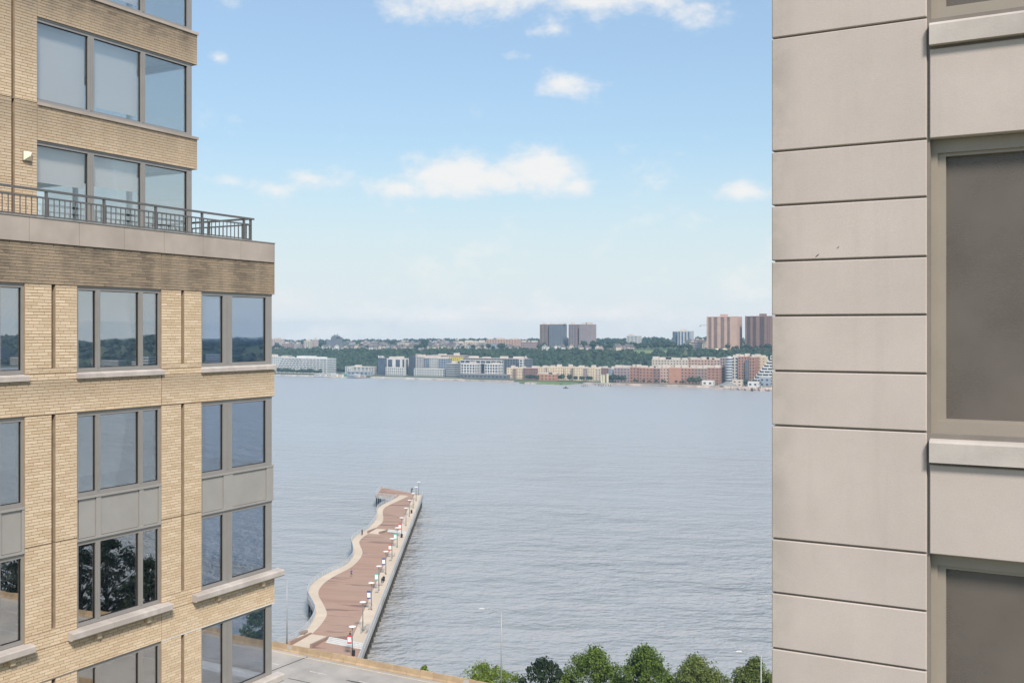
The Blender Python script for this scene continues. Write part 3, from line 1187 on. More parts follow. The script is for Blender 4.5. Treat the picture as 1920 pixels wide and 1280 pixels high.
# wall lamp on the upper pier
WLb, WLz = 16.17, 67.30
wl_ = thing('wall_lamp', 'small cream pyramid wall lamp on the upper brick pier', 'wall lamp', (A1, WLb, WLz))
s_ = .12
MB().box(A1, A1 + .05, WLb - s_, WLb + s_, WLz - s_, WLz + s_).build('back_plate', 'frame_tan', wl_)
MB().add([(A1 + .05, WLb - s_ + .01, WLz - s_ + .01), (A1 + .05, WLb + s_ - .01, WLz - s_ + .01), (A1 + .05, WLb + s_ - .01, WLz + s_ - .01), (A1 + .05, WLb - s_ + .01, WLz + s_ - .01), (A1 + .16, WLb, WLz)],
         [(0, 1, 4), (1, 2, 4), (2, 3, 4), (3, 0, 4), (3, 2, 1, 0)]).build('lens', 'lamp_cream', wl_)

# ================================================================== RIGHT: the stone-panelled facade
B0 = 8.10
AE = -2.067
ST = thing('stone_clad_building', 'pale stone-panelled apartment facade with tan framed windows', 'building', (1, 12, 3))
ZJ = []       # horizontal joints of the corner column, one storey is 3.09 m
for s in range(-3, 4):
    base = 62.246 + s * 3.085
    ZJ += [base, base + .434, base + .873, base + 1.308, base + 1.751, base + 2.182]
ZJ.sort()
jg = .0075


def panel(a0, a1, z0, z1, b=B0, dep=.09, back=None):
    e = .006
    back = b + dep if back is None else back
    m = MB()
    # chamfered front edges
    vs = [(a0 + e, b, z0 + e), (a1 - e, b, z0 + e), (a1 - e, b, z1 - e), (a0 + e, b, z1 - e),
          (a0, b + e, z0), (a1, b + e, z0), (a1, b + e, z1), (a0, b + e, z1),
          (a0, back, z0), (a1, back, z0), (a1, back, z1), (a0, back, z1)]
    fs = [(0, 1, 2, 3)]
    for k in (0, 4):
        fs += [(k + i, k + 4 + i, k + 4 + (i + 1) % 4, k + (i + 1) % 4) for i in range(4)]
    fs.append((8, 11, 10, 9))
    m.add(vs, fs)
    return m.build('stone_panel', 'stone_panel', ST)


COLS = [(AE, -.915), (1.36, 2.51)]
for ci, (a0, a1) in enumerate(COLS):
    for i in range(len(ZJ) - 1):
        panel(a0, a1, ZJ[i] + jg, ZJ[i + 1] - jg, back=B0 + (.75 if ci == 0 else .09))
core = MB()
# core of the wall, open where the windows stand
WOP = [(-.894, 1.34), (2.53, 4.77)]
for s in range(-3, 4):
    zb, zt = 62.235 + s * 3.085, 64.46 + s * 3.085
    core.box(AE + .022, 7, B0 + .022, B0 + .5, zt, zb + 3.085)
    core.box(AE + .022, WOP[0][0], B0 + .022, B0 + .5, zb, zt)
    core.box(WOP[0][1], WOP[1][0], B0 + .022, B0 + .5, zb, zt)
    core.box(WOP[1][1], 7, B0 + .022, B0 + .5, zb, zt)
core.build('joint_backing', 'joint', ST)
MB().box(AE + .05, 7, B0 + .5, 20.5, 3.0, 75).box(AE, 7, B0, B0 + .5, 3.0, 52.95).build('building_mass', 'stone_panel', ST)
MB().box(4.85, 7, B0, B0 + .04, 52.97, 74.6).build('stone_panel', 'stone_panel', ST)
for (a0, a1) in WOP:
    for s in range(-3, 4):
        dz = s * 3.085
        # spandrel panel and sill
        panel(a0, a1, 61.345 + dz, 62.005 + dz)
        m = MB()
        prof = [(B0 - .05, 62.028), (B0 - .05, 62.172), (B0 - .038, 62.19), (B0 + .10, 62.212), (B0 + .10, 62.028)]
        n = len(prof)
        vs = [(a, p[0], p[1] + dz) for a in (a0 + .002, a1 - .002) for p in prof]
        m.add(vs, [tuple(range(n)), tuple(range(2 * n - 1, n - 1, -1))] + [(i, n + i, n + (i + 1) % n, (i + 1) % n) for i in range(n)])
        m.build('window_sill', 'stone_sill', ST)
        z0, z1 = 62.225 + dz, 64.43 + dz
        fr = MB()
        fb = B0 + .10
        fr.box(a0, a0 + .045, fb, fb + .1, z0, z1)
        fr.box(a0 + .045, a0 + .10, fb + .02, fb + .1, z0 + .10, z1 - .10)
        fr.box(a1 - .10, a1, fb + .01, fb + .1, z0, z1)
        fr.box(a0 + .045, a1 - .1, fb, fb + .1, z1 - .10, z1)
        fr.box(a0 + .1, a1 - .1, fb + .02, fb + .1, z1 - .125, z1 - .1)
        fr.box(a0 + .045, a1 - .1, fb, fb + .1, z0, z0 + .10)
        fr.box(a0 + .1, a1 - .1, fb + .02, fb + .1, z0 + .10, z0 + .115)
        mid = (a0 + a1) / 2
        fr.box(mid - .05, mid + .05, fb + .02, fb + .1, z0 + .11, z1 - .12)
        f = fr.build('window', 'frame_tan', ST)
        for (q0, q1) in ((a0 + .1, mid - .05), (mid + .05, a1 - .1)):
            MB().box(q0, q1, fb + .055, fb + .06, z0 + .115, z1 - .125).build('insect_screen', 'screen', f)
        MB().box(a0, a1, B0 + .46, B0 + .48, z0, z1).build('room_back', 'interior_dark', f)
        cu = MB()
        for (c0, c1) in ((a0 + .62, a0 + .98), (a1 - .5, a1 - .1)):
            npl = 24
            vs_ = []
            for q in range(npl + 1):
                aa = c0 + (c1 - c0) * q / npl
                yy = B0 + .34 + .03 * math.sin(q * 1.9) + .01 * math.sin(q * .7 + s)
                vs_ += [(aa, yy, z0 + .02), (aa, yy, z1 - .02)]
            cu.add(vs_, [(2 * q, 2 * q + 2, 2 * q + 3, 2 * q + 1) for q in range(npl)])
        cu.build('curtain', 'curtain', f)
for (x, y, s) in ((1532, 479, 1), (1571, 464, .7)):
    a, D = on_plane_b(x, B0 - .001)
    z = height(y, D)
    MB().add([(a - .016 * s, B0 - .002, z - .014 * s), (a + .004 * s, B0 - .002, z - .004 * s), (a + .018 * s, B0 - .002, z + .014 * s), (a + .006 * s, B0 - .002, z + .008 * s)],
             [(0, 1, 2, 3)]).build('stain', 'gasket', ST)

# ================================================================== THE PIER
DZ = 4.6


def z7(X, Y):
    return 500 + X / 3.2, 880 + Y / 3.2


def deck_pt(X, Y, z=DZ):
    v = on_ground(*z7(X, Y), z)
    return Vector((v.x, v.y))


def spline(pts, step):
    P_ = [pts[0] * 2 - pts[1]] + list(pts) + [pts[-1] * 2 - pts[-2]]
    out = []
    for i in range(1, len(P_) - 2):
        p0, p1, p2, p3 = P_[i - 1], P_[i], P_[i + 1], P_[i + 2]
        n = max(1, int((p2 - p1).length / step))
        for k in range(n):
            t = k / n
            out.append(.5 * ((2 * p1) + (p2 - p0) * t + (2 * p0 - 5 * p1 + 4 * p2 - p3) * t * t + (3 * p1 - p0 - 3 * p2 + p3) * t ** 3))
    out.append(pts[-1])
    return out


def resample(pts, step):
    out, acc = [pts[0]], 0.0
    for i in range(len(pts) - 1):
        a, b = pts[i], pts[i + 1]
        d = (b - a).length
        while acc + d >= step and d > 1e-9:
            t = (step - acc) / d
            a = a + (b - a) * t
            out.append(a)
            d = (b - a).length
            acc = 0.0
        acc += d
    return out


rn = on_ground(671.5, 1230, DZ + 1.1)
rf = on_ground(792.5, 921, DZ + 1.1)
rn, rf = Vector((rn.x, rn.y)), Vector((rf.x, rf.y))
pd = (rf - rn).normalized()             # along the pier, outwards
pl = Vector((-pd.y, pd.x))              # across it, to the left
start_r = rn - pd * 28
left_px = [(60, 1052), (140, 1022), (215, 978), (262, 918), (284, 872), (286, 845), (264, 800), (244, 760), (246, 722), (264, 690), (302, 656), (370, 617), (440, 587),
           (490, 551), (515, 515), (516, 482), (507, 452), (507, 426), (527, 401), (562, 379), (602, 356), (641, 311), (657, 280), (657, 252), (667, 230), (702, 206), (750, 182), (776, 168)]
left = spline([deck_pt(*p) for p in left_px], 1.5)
near_l = [left[0] - pd * 24]
plat = [deck_pt(768, 172), deck_pt(649, 152), deck_pt(682, 106)]
far_r = rf
outline = near_l + left + plat + [far_r, start_r]
PIER = thing('pier', 'long river pier with red-brown boardwalk and winding tan path', 'pier', (rn.x, rn.y, 0))
MB().prism([(p.x, p.y) for p in outline], DZ - 1.0, DZ).build('deck_slab', 'concrete', PIER)


def inset(p, q, d):
    return p + (q - p).normalized() * d


# boardwalk sheet over the slab
cen = lambda p: p + Vector((0, 0))
bw = [near_l[0] - pl * .3] + [p - pl * .3 for p in left] + [plat[0] - pd * -.5, plat[1] + pd * .6 - pl * .7, plat[2] - pd * .8 - pl * .6, far_r - pd * .6 + pl * .5, start_r + pl * .5]
MB().prism([(p.x, p.y) for p in bw], DZ + .004, DZ + .02).build('boardwalk', 'boardwalk', PIER)
inner_px = [(255, 1000), (275, 982), (325, 930), (357, 882), (359, 850), (336, 800), (313, 760), (311, 730), (330, 696), (370, 661), (430, 626), (500, 590), (550, 546), (574, 506), (571, 480), (560, 455),
            (556, 430), (580, 404), (620, 377), (660, 346), (692, 318), (700, 292), (696, 252), (712, 226), (760, 201), (818, 174), (848, 158), (800, 153)]
inner = spline([deck_pt(*p) for p in inner_px], 1.5)
lft = [p - pl * .34 for p in left if (p - rn).dot(pd) > (inner[0] - rn).dot(pd) - 1.0]
MB().prism([(p.x, p.y) for p in (lft + inner[::-1])], DZ + .022, DZ + .04).build('winding_path', 'path_tan', PIER)
e0, e1 = rn + pd * 9.0, rf - pd * 1
MB().prism([tuple(q) for q in (e0 + pl * .35, e1 + pl * .35, e1 + pl * 3.0, e0 + pl * 2.9)], DZ + .022, DZ + .04).build('edge_path', 'path_tan', PIER)
# light fascia beam on the open-water side
MB().prism([tuple(q) for q in (start_r - pl * .25, rf - pl * .25 + pd * .3, rf + pl * .22 + pd * .3, start_r + pl * .22)], DZ - 1.0, DZ + .16).build('fascia_beam', 'concrete', PIER)
q0_, q1_ = start_r + pl * 1.0, rf + pl * 1.0 - pd * 1.0
MB().bar((*q0_, 1.85), (*q1_, 1.85), .25, 3.4).build('added_dark_skirt', 'pile', PIER)  # dark wall added under the deck to deepen its reflection in the water
# ramp between two low sloping walls, and the boards in front
q = [deck_pt(*p) for p in ((266, 988), (374, 1004), (262, 1072), (150, 1056))]
MB().prism([tuple(v) for v in q], DZ + .042, DZ + .10).build('ramp', 'path_tan', PIER)


def ramp_wall(p0, p1, h0, h1):
    d = (p1 - p0).normalized()
    sd = Vector((-d.y, d.x)) * .22
    vs = []
    for p, hh in ((p0, h0), (p1, h1)):
        for s in (-1, 1):
            for z in (DZ + .04, DZ + .04 + hh):
                vs.append((*(p + sd * s), z))
    MB().add(vs, [(0, 1, 3, 2), (4, 6, 7, 5), (0, 4, 5, 1), (2, 3, 7, 6), (1, 5, 7, 3), (0, 2, 6, 4)]).build('ramp_wall', 'far_brown', PIER)


ramp_wall(deck_pt(266, 986), deck_pt(150, 1052), .25, .75)
ramp_wall(deck_pt(378, 1004), deck_pt(266, 1072), .25, .75)
ramp_wall(deck_pt(655, 354), deck_pt(607, 382), .2, .7)
ramp_wall(deck_pt(728, 364), deck_pt(676, 388), .2, .7)
MB().prism([tuple(deck_pt(*p)) for p in ((655, 354), (728, 362), (680, 390), (610, 384))], DZ + .042, DZ + .08).build('ramp', 'path_tan', PIER)
wa, wb, wc, wd = [deck_pt(*p) for p in ((376, 1010), (583, 1050), (572, 1082), (352, 1040))]
for k in range(4):
    t0, t1 = k / 4, k / 4 + .19
    MB().prism([tuple(v) for v in (wa.lerp(wd, t0), wb.lerp(wc, t0), wb.lerp(wc, t1), wa.lerp(wd, t1))], DZ + .042, DZ + .30 - .06 * k).build('white_step', 'step_white', PIER)
wa, wb, wc, wd = [deck_pt(*p) for p in ((730, 362), (842, 376), (836, 390), (722, 374))]
for k in range(2):
    t0, t1 = k / 2, k / 2 + .42
    MB().prism([tuple(v) for v in (wa.lerp(wd, t0), wb.lerp(wc, t0), wb.lerp(wc, t1), wa.lerp(wd, t1))], DZ + .042, DZ + .22 - .08 * k).build('white_step', 'step_white', PIER)
for k in range(3):   # seat slats by the ramp
    p0, p1 = deck_pt(190 + k * 8, 992 - k * 6), deck_pt(232 + k * 8, 990 - k * 6)
    MB().bar((*p0, DZ + .45), (*p1, DZ + .45), .35, .08).bar((*p0.lerp(p1, .1), DZ + .04), (*p0.lerp(p1, .1), DZ + .42), .1, .1).bar((*p0.lerp(p1, .9), DZ + .04), (*p0.lerp(p1, .9), DZ + .42), .1, .1).build('slat_seat', 'far_brown', PIER)
# piles
pile_me = MB().tube((0, 0, -1.5), (0, 0, DZ - 1.0), .22, .22, 8).mesh('pile', 'pile')
n = int((rf - start_r).length / 3.6)
for i in range(n + 1):
    p = start_r.lerp(rf, i / n)
    for off in (.4, 3.2, 6.0, 8.8):
        put('pile', pile_me, PIER).location = (*(p + pl * off), 0)
    if i % 3 == 0:
        MB().bar((*(p + pl * .1), DZ - 1.2), (*(p + pl * 8), DZ - 1.2), .4, .38).build('pile_cap', 'pile', PIER)
for p in resample(left, 8.0) + resample([plat[0], plat[1], plat[2], far_r], 6.0):
    put('pile', pile_me, PIER).location = (*(p - pl * .45), 0)


def railing(path, label, loc, step, wires, wire_r, mat_, hgt=1.12, z=DZ):
    t = thing('pier_railing', label, 'railing', (*loc, z), None)
    pts = resample(path, step)
    pm = MB().box(-.04, .04, -.04, .04, 0, hgt).mesh('post', mat_)
    for p in pts:
        put('post', pm, t).location = (*p, z)
    fine = path
    m = MB()
    for a, b in zip(fine[:-1], fine[1:]):
        if (b - a).length > 1e-4:
            m.bar((*a, z + hgt), (*b, z + hgt), .09, .06)
    m.build('top_rail', mat_, t)
    m = MB()
    for k in range(wires):
        zz_ = z + .12 + (hgt - .22) * k / (wires - 1)
        for a, b in zip(fine[:-1], fine[1:]):
            if (b - a).length > 1e-4:
                m.bar((*a, zz_), (*b, zz_), wire_r, wire_r)
    m.build('wire_infill', mat_, t, kind='stuff')
    return t


railing([p - pl * .15 for p in left], 'curving pale steel railing along the winding side of the pier', left[0], 2.6, 6, .045, 'rail_light')
railing([start_r + (rf - start_r) * (i / 60) - pl * .1 for i in range(61)], 'straight pale railing along the open-water side of the pier', rn, 3.0, 11, .06, 'rail_light')
railing([left[-1], plat[0], plat[1] + pd * .2 - pl * .2, plat[2] - pd * .2 - pl * .2, far_r + pl * .2 - pd * .2], 'thin railing around the far platform of the pier', plat[2], 2.4, 5, .03, 'rail_light')

# pier lamps with banners
lamp_px = [(510, 940, 514, 1114, 'red'), (575, 793, 577, 966, None), (630, 678, 628, 842, 'blue'), (677, 578, 673, 724, 'teal'), (716, 490, 715, 628, 'blue'), (750, 413, 752, 532, 'red'),
           (783, 348, 783, 467, 'teal'), (811, 288, 810, 407, 'red'), (836, 230, 836, 337, None), (857, 183, 857, 282, None), (879, 143, 879, 232, None), (897, 104, 897, 187, None), (912, 74, 912, 152, None)]
ordn = ['nearest', 'second', 'third', 'fourth', 'fifth', 'sixth', 'seventh', 'eighth', 'ninth', 'tenth', 'eleventh', 'twelfth', 'farthest']
bn_word = {'red': 'with a red banner', 'blue': 'with a blue banner', 'teal': 'with a teal banner', None: 'without a banner'}
lroot = None
for i, (tx, ty, bx, by, ban) in enumerate(lamp_px):
    p = deck_pt(bx, by)
    D = (H - DZ) * FPX / (880 + by / 3.2 - HORIZON)
    hh = (by - ty) / 3.2 * D / FPX
    label = f'pier lamp post {bn_word[ban]}, {ordn[i]} from the road' if ordn[i] not in ('nearest', 'farthest') else f'pier lamp post {bn_word[ban]}, the one {ordn[i]} {"to" if ordn[i] == "nearest" else "from"} the road'
    t = thing('pier_lamp', label, 'lamp post', (*p, DZ + .02), 'lamp posts along the pier')
    b = Vector((*p, DZ + .02))
    MB().tube(b, b + Vector((0, 0, .25)), .2, .14, 8).build('base', 'pole_dark', t)
    MB().tube(b + Vector((0, 0, .2)), b + Vector((0, 0, hh - .1)), .085, .065, 8).build('pole', 'pole_dark', t, True)
    disc = MB()
    c = b + Vector((0, 0, hh))
    prof = [(.0, .06), (.45, .05), (.70, .0), (.68, -.04), (.25, -.09), (.08, -.16)]
    vs = []
    for (r_, z_) in prof:
        vs += [(c.x + r_ * math.cos(k * math.pi / 8), c.y + r_ * math.sin(k * math.pi / 8), c.z + z_) for k in range(16)]
    fs = [(j * 16 + k, (j + 1) * 16 + k, (j + 1) * 16 + (k + 1) % 16, j * 16 + (k + 1) % 16) for j in range(len(prof) - 1) for k in range(16)]
    disc.add(vs, fs)
    disc.build('lamp_head', 'white_paint', t, True)
    if ban:
        z1_, z0_ = DZ + hh * .70, DZ + hh * .42
        side = Vector((-CC, -SS, 0))          # hangs to the left of its post
        b0_, b1_ = b + side * .14, b + side * .92
        bt = thing('banner', f'{ban} and white banner hanging on the {ordn[i]} pier lamp from the road', 'banner', (b0_.x, b0_.y, z0_), 'banners on the pier lamps')
        MB().bar((b.x, b.y, z1_ + .03), (b1_.x, b1_.y, z1_ + .03), .04, .04).bar((b.x, b.y, z0_ - .03), (b1_.x, b1_.y, z0_ - .03), .04, .04).build('bracket', 'pole_dark', bt)
        MB().bar((b0_.x, b0_.y, (z0_ + z1_) / 2), (b1_.x, b1_.y, (z0_ + z1_) / 2), .02, z1_ - z0_).build('cloth', 'banner_' + ban, bt)
        i0, i1 = b0_.lerp(b1_, .07), b0_.lerp(b1_, .93)
        zc0, zc1 = z0_ + (z1_ - z0_) * .16, z0_ + (z1_ - z0_) * .78
        MB().bar((i0.x, i0.y, (zc0 + zc1) / 2), (i1.x, i1.y, (zc0 + zc1) / 2), .032, zc1 - zc0).build('white_field', 'white_paint', bt)


def litter_bin(X, Y, label):
    p = deck_pt(X, Y)
    t = thing('litter_bin', label, 'bin', (*p, DZ + .02), 'black bins on the pier')
    m = MB()
    m.tube((*p, DZ + .02), (*p, DZ + .95), .27, .31, 12)
    m.build('drum', 'black_plastic', t)
    MB().tube((*p, DZ + .97), (*p, DZ + 1.12), .33, .18, 12).build('lid', 'black_plastic', t)


litter_bin(521, 1116, 'black bin at the foot of the nearest pier lamp')
litter_bin(695, 678, 'front bin of the black pair mid-way along the pier')
litter_bin(702, 668, 'rear bin of the black pair mid-way along the pier')
litter_bin(810, 408, 'black bin beside the white strip across the pier')
litter_bin(869, 262, 'black bin at the far stretch of the pier edge path')

bench_spots = [(622, 838), (663, 738), (686, 695), (743, 548), (760, 522), (882, 212)]
bw_ = ['by the third lamp', 'by the fourth lamp', 'behind the fourth lamp', 'between the fifth and sixth lamps', 'by the sixth lamp', 'by the eleventh lamp']
for (X, Y), wd_ in zip(bench_spots, bw_):
    p = deck_pt(X, Y)
    t = thing('moulded_bench', 'pale moulded bench on the pier edge path ' + wd_, 'bench', (*p, DZ + .04), 'pale benches along the pier')
    c0, c1 = p - pl * .35, p + pl * .35
    MB().bar((*(p - pd * .6), DZ + .42), (*(p + pd * .6), DZ + .42), .62, .12).build('seat', 'stone_sill', t)
    MB().bar((*(p - pd * .6 - pl * .28), DZ + .72), (*(p + pd * .6 - pl * .28), DZ + .72), .10, .5).build('backrest', 'stone_sill', t)
    for s in (-1, 1):
        MB().bar((*(p + pd * .4 * s - pl * .22), DZ + .2), (*(p + pd * .4 * s + pl * .22), DZ + .2), .12, .34).build('leg', 'stone_sill', t)

p = deck_pt(592, 985)
rk = thing('bicycle_rack', 'grey steel bicycle rack of upright hoops beside the second pier lamp', 'bicycle rack', (*p, DZ + .02))
for k in range(6):
    c = p + pd * (k * .55) - pl * (k * .12 - .3)
    m = MB()
    a_, b_ = c - pl * .55, c + pl * .55
    m.bar((*a_, DZ + .5), (*a_, DZ + .501), .05, 1.0)
    pts = [(*a_, DZ + .02)] + [(*c.lerp(a_ if math.cos(t) > 0 else b_, abs(math.cos(t))), DZ + .75 + .35 * math.sin(t)) for t in [j * math.pi / 6 for j in range(7)]] + [(*b_, DZ + .02)]
    m = MB()
    for q0, q1 in zip(pts[:-1], pts[1:]):
        m.tube(q0, q1, .045, .045, 5)
    m.build('hoop', 'steel', rk)
MB().bar((*(p - pl * -.1), DZ + .06), (*(p + pd * 2.9 - pl * .5), DZ + .06), .08, .06).build('base_rail', 'steel', rk)


# ------------------------------------------------------------------ people on the pier
def skin_mesh(name, verts, edges, parent, mname, sub=1):
    bm = bmesh.new()
    lay = bm.verts.layers.skin.verify()
    vs = []
    for i, (co, r) in enumerate(verts):
        v = bm.verts.new(co)
        v[lay].radius = (r, r)
        v[lay].use_root = i == 0
        vs.append(v)
    for a, b in edges:
        bm.edges.new((vs[a], vs[b]))
    me = bpy.data.meshes.new(name)
    bm.to_mesh(me)
    bm.free()
    me.materials.append(MATS[mname])
    o = put(name, me, None)
    o.parent = parent
    o.modifiers.new('skin', 'SKIN').use_smooth_shade = True
    o.modifiers.new('sub', 'SUBSURF').levels = sub
    o.modifiers['sub'].render_levels = sub
    return o


def person(X, Y, face, label, shirt, legs, stride=.16, scale=1.0):
    p = deck_pt(X, Y)
    t = thing('person', label, 'person', (*p, DZ + .04), 'people on the pier')
    t.rotation_euler = (0, 0, face)
    t.scale = (scale,) * 3
    s = stride
    V_ = [((0, 0, .95), .13), ((0, 0, 1.18), .12), ((0, 0, 1.38), .14), ((0, .01, 1.50), .06), ((0, .02, 1.60), .085), ((0, .02, 1.68), .08)]
    E_ = [(0, 1), (1, 2), (2, 3), (3, 4), (4, 5)]
    for sd in (-1, 1):
        k = len(V_)
        f = s * sd
        V_ += [((.17 * sd, 0, 1.41), .065), ((.22 * sd, -f * .5, 1.14), .048), ((.22 * sd, f * -.9 + .06, .91), .034), ((.22 * sd, f * -1.0 + .09, .84), .034)]
        E_ += [(2, k), (k, k + 1), (k + 1, k + 2), (k + 2, k + 3)]
        hx, hy, hz = .22 * sd, f * -1.0 + .09, .84
        for j, (dx, dy, ln) in enumerate(((0, -.028, .075), (0, -.009, .09), (0, .010, .085), (0, .028, .07), (-.035 * sd, .03, .05))):
            q = len(V_)
            V_ += [((hx + dx, hy + dy, hz - .035 if j < 4 else hz + .01), .009), ((hx + dx * 1.4 - .012 * sd, hy + dy * 1.2, hz - .035 - ln if j < 4 else hz - .04), .008)]
            E_ += [(k + 3, q), (q, q + 1)]
        k = len(V_)
        V_ += [((.09 * sd, 0, .90), .10), ((.10 * sd, f * .7 + .03, .50), .065), ((.10 * sd, f * 1.3 - .02, .09), .045), ((.11 * sd, f * 1.3 + .14, .04), .04)]
        E_ += [(0, k), (k, k + 1), (k + 1, k + 2), (k + 2, k + 3)]
    skin_mesh('body', V_, E_, t, 'skin')
    S_ = [((0, 0, .90), .155), ((0, 0, 1.18), .150), ((0, 0, 1.38), .165), ((0, .005, 1.47), .085)]
    SE = [(0, 1), (1, 2), (2, 3)]
    for sd in (-1, 1):
        k = len(S_)
        S_ += [((.18 * sd, 0, 1.41), .09), ((.215 * sd, -s * sd * .4, 1.18), .07)]
        SE += [(2, k), (k, k + 1)]
    skin_mesh('shirt', S_, SE, t, shirt)
    T_ = [((0, 0, .93), .150)]
    TE = []
    for sd in (-1, 1):
        f = s * sd
        k = len(T_)
        T_ += [((.095 * sd, 0, .86), .120), ((.10 * sd, f * .7 + .03, .50), .085)]
        TE += [(0, k), (k, k + 1)]
        if legs != 'cloth_navy':
            T_ += [((.10 * sd, f * 1.3 - .02, .11), .068)]
            TE += [(k + 1, k + 2)]
    skin_mesh('trousers', T_, TE, t, legs)
    bm = bmesh.new()
    bmesh.ops.create_icosphere(bm, subdivisions=2, radius=.108, matrix=Matrix.Translation((0, -.005, 1.665)) @ Matrix.Diagonal((.9, 1.05, .95, 1)))
    for v in bm.verts:
        if v.co.y > .07 and v.co.z < 1.69: v.co.y = .05
    me = bpy.data.meshes.new('hair')
    bm.to_mesh(me)
    bm.free()
    me.materials.append(MATS['hair'])
    o = put('hair', me)
    o.parent = t
    fm = MB()
    for sx in (-.032, .032):
        fm.box(sx - .012, sx + .012, .098, .110, 1.632, 1.645, 1)
    fm.add([(-.012, .098, 1.60), (.012, .098, 1.60), (0, .128, 1.602), (0, .10, 1.64)], [(0, 1, 2), (0, 2, 3), (1, 3, 2)])
    fm.box(-.022, .022, .098, .106, 1.572, 1.580, 1)
    o = fm.build('face', ['skin', 'hair'])
    o.parent = t


person(509, 643, R(200), 'person in a blue top and dark shorts walking on the red boardwalk', 'cloth_blue', 'cloth_navy', .2)
person(573, 394, R(30), 'person dressed in black standing by the winding railing', 'cloth_black', 'cloth_black', .06)
person(868, 140, R(-40), 'person in dark clothes nearer the railing at the pier end', 'cloth_black', 'cloth_black', .05)
person(874, 137, R(60), 'person in dark clothes facing a companion at the pier end', 'cloth_navy', 'cloth_black', .05)
person(501, 1026, R(170), 'person in black standing behind the nearest red banner', 'cloth_black', 'cloth_black', .1)

# ================================================================== NEAR TREES


def leaf_cloud(rng, clusters, per, csize, lw, ll):
    """clusters: list of (centre, radius); returns verts, tris of small two-triangle leaves"""
    V_, F_ = [], []
    k = 0
    for (c, r) in clusters:
        for _ in range(per):
            d = rng.normal(size=3)
            d /= np.linalg.norm(d) + 1e-9
            rad = r * (.35 + .65 * rng.random() ** .5)
            p = np.array(c) + d * rad * np.array((1, 1, .8))
            nrm = d * .7 + rng.normal(size=3) * .55 + np.array((0, 0, .35))
            nrm /= np.linalg.norm(nrm) + 1e-9
            t = np.cross(nrm, rng.normal(size=3))
            t /= np.linalg.norm(t) + 1e-9
            b = np.cross(nrm, t)
            s = csize * rng.uniform(.6, 1.35)
            V_ += [p - t * ll * s, p + b * lw * s, p + t * ll * s, p - b * lw * s]
            F_ += [(k, k + 1, k + 2), (k, k + 2, k + 3)]
            k += 4
    return np.array(V_), np.array(F_)


def make_tree_mesh(seed, hgt, rad, leaf, nclus=70, per=80, low=.32, cone=.0, csize=1.0):
    rng = np.random.default_rng(seed)
    tr = MB()
    lean = rng.uniform(-.3, .3, 2)
    top_ = Vector((lean[0], lean[1], hgt * .8))
    prev, pr = Vector((0, 0, -.1)), rad * .07
    for i in range(5):
        q = Vector((0, 0, 0)).lerp(top_, (i + 1) / 5) + Vector((rng.uniform(-.15, .15), rng.uniform(-.15, .15), 0))
        r1 = pr * .78
        tr.tube(prev, q, pr, r1, 8)
        prev, pr = q, r1
    clus = []
    for i in range(nclus):
        u = rng.random()
        ang = rng.uniform(0, 2 * math.pi)
        zf = low + (1 - low) * u
        # half-width of the crown at this height
        prof = math.sin(math.pi * min(1, max(0.05, (u * .86 + .16)))) ** .75 * (1 - cone * u)
        lob = 1 + .26 * math.sin(2 * ang + seed + 3 * u) + .20 * math.sin(5 * ang + 2 * seed + 7 * u) - .12 * rng.random()
        rr_ = rad * prof * lob * (.35 + .65 * rng.random() ** .45)
        clus.append(((rr_ * math.cos(ang) + lean[0] * u, rr_ * math.sin(ang) + lean[1] * u, zf * hgt * (1 - .04 * rng.random())), rad * rng.choice([.12, .16, .22, .30])))
    for (c, r) in clus[::6]:
        st = Vector((0, 0, c[2] * rng.uniform(.45, .65)))
        tr.tube(st, Vector(c), rad * .022, rad * .006, 5)
    V_, F_ = leaf_cloud(rng, clus, per, csize, .10, .17)
    crown = np_mesh('crown', V_, F_, leaf)
    return tr.mesh('trunk', 'bark', True), crown


def tree_at(px, b, ytop, wpx, leaf, seed, label, ground=3.0, cat='tree', name='riverside_tree', nclus=70, per=85, low=.30, cone=.0, csize=1.0):
    a, D = on_plane_b(px, b)
    hh = height(ytop, D) - ground
    rad = wpx / 2 / FPX * D
    tm, cm = make_tree_mesh(seed, hh, rad, leaf, nclus, per, low, cone, csize)
    t = thing(name, label, cat, (a, b, ground), 'trees on the near river bank')
    for nm, me in (('trunk', tm), ('crown', cm)):
        o = put(nm, me)
        o.parent = t
    return t


tree_at(912, 137, 1247, 128, 'leaf_lime', 11, 'low lime-green leafy tree behind the end of the road parapet', nclus=70, low=.35)
tree_at(1018, 138, 1233, 108, 'leaf_dark', 23, 'dark open-crowned tree right of the middle street lamp', nclus=75, per=80, csize=1.3, low=.2)
tree_at(1114, 141, 1216, 132, 'leaf_mid', 31, 'tall mid-green tree beside the dark open tree', nclus=190, per=120, cone=.25, low=.15, csize=1.0)
tree_at(1208, 141, 1214, 134, 'leaf_mid', 47, 'tall mid-green tree second from the dark one', nclus=190, per=120, cone=.15, low=.15, csize=1.0)
tree_at(1308, 141, 1236, 150, 'leaf_olive', 53, 'broad olive-green tree left of the right street lamp', nclus=190, per=120, cone=.1, low=.15, csize=1.0)
tree_at(1416, 141, 1238, 124, 'leaf_olive', 61, 'olive-green tree behind the street lamp by the stone facade', nclus=160, per=120, cone=.1, low=.15, csize=1.0)
tree_at(797, 137, 1249, 40, 'leaf_lime', 71, 'small tip of a bright green tree above the parapet', nclus=30, low=.5)
tree_at(1255, 139, 1262, 70, 'leaf_mid', 83, 'short green tree between the tall pair and the olive tree', nclus=50)
tree_at(1060, 139, 1268, 70, 'leaf_mid', 89, 'short green tree in the gap beside the dark tree', nclus=50)
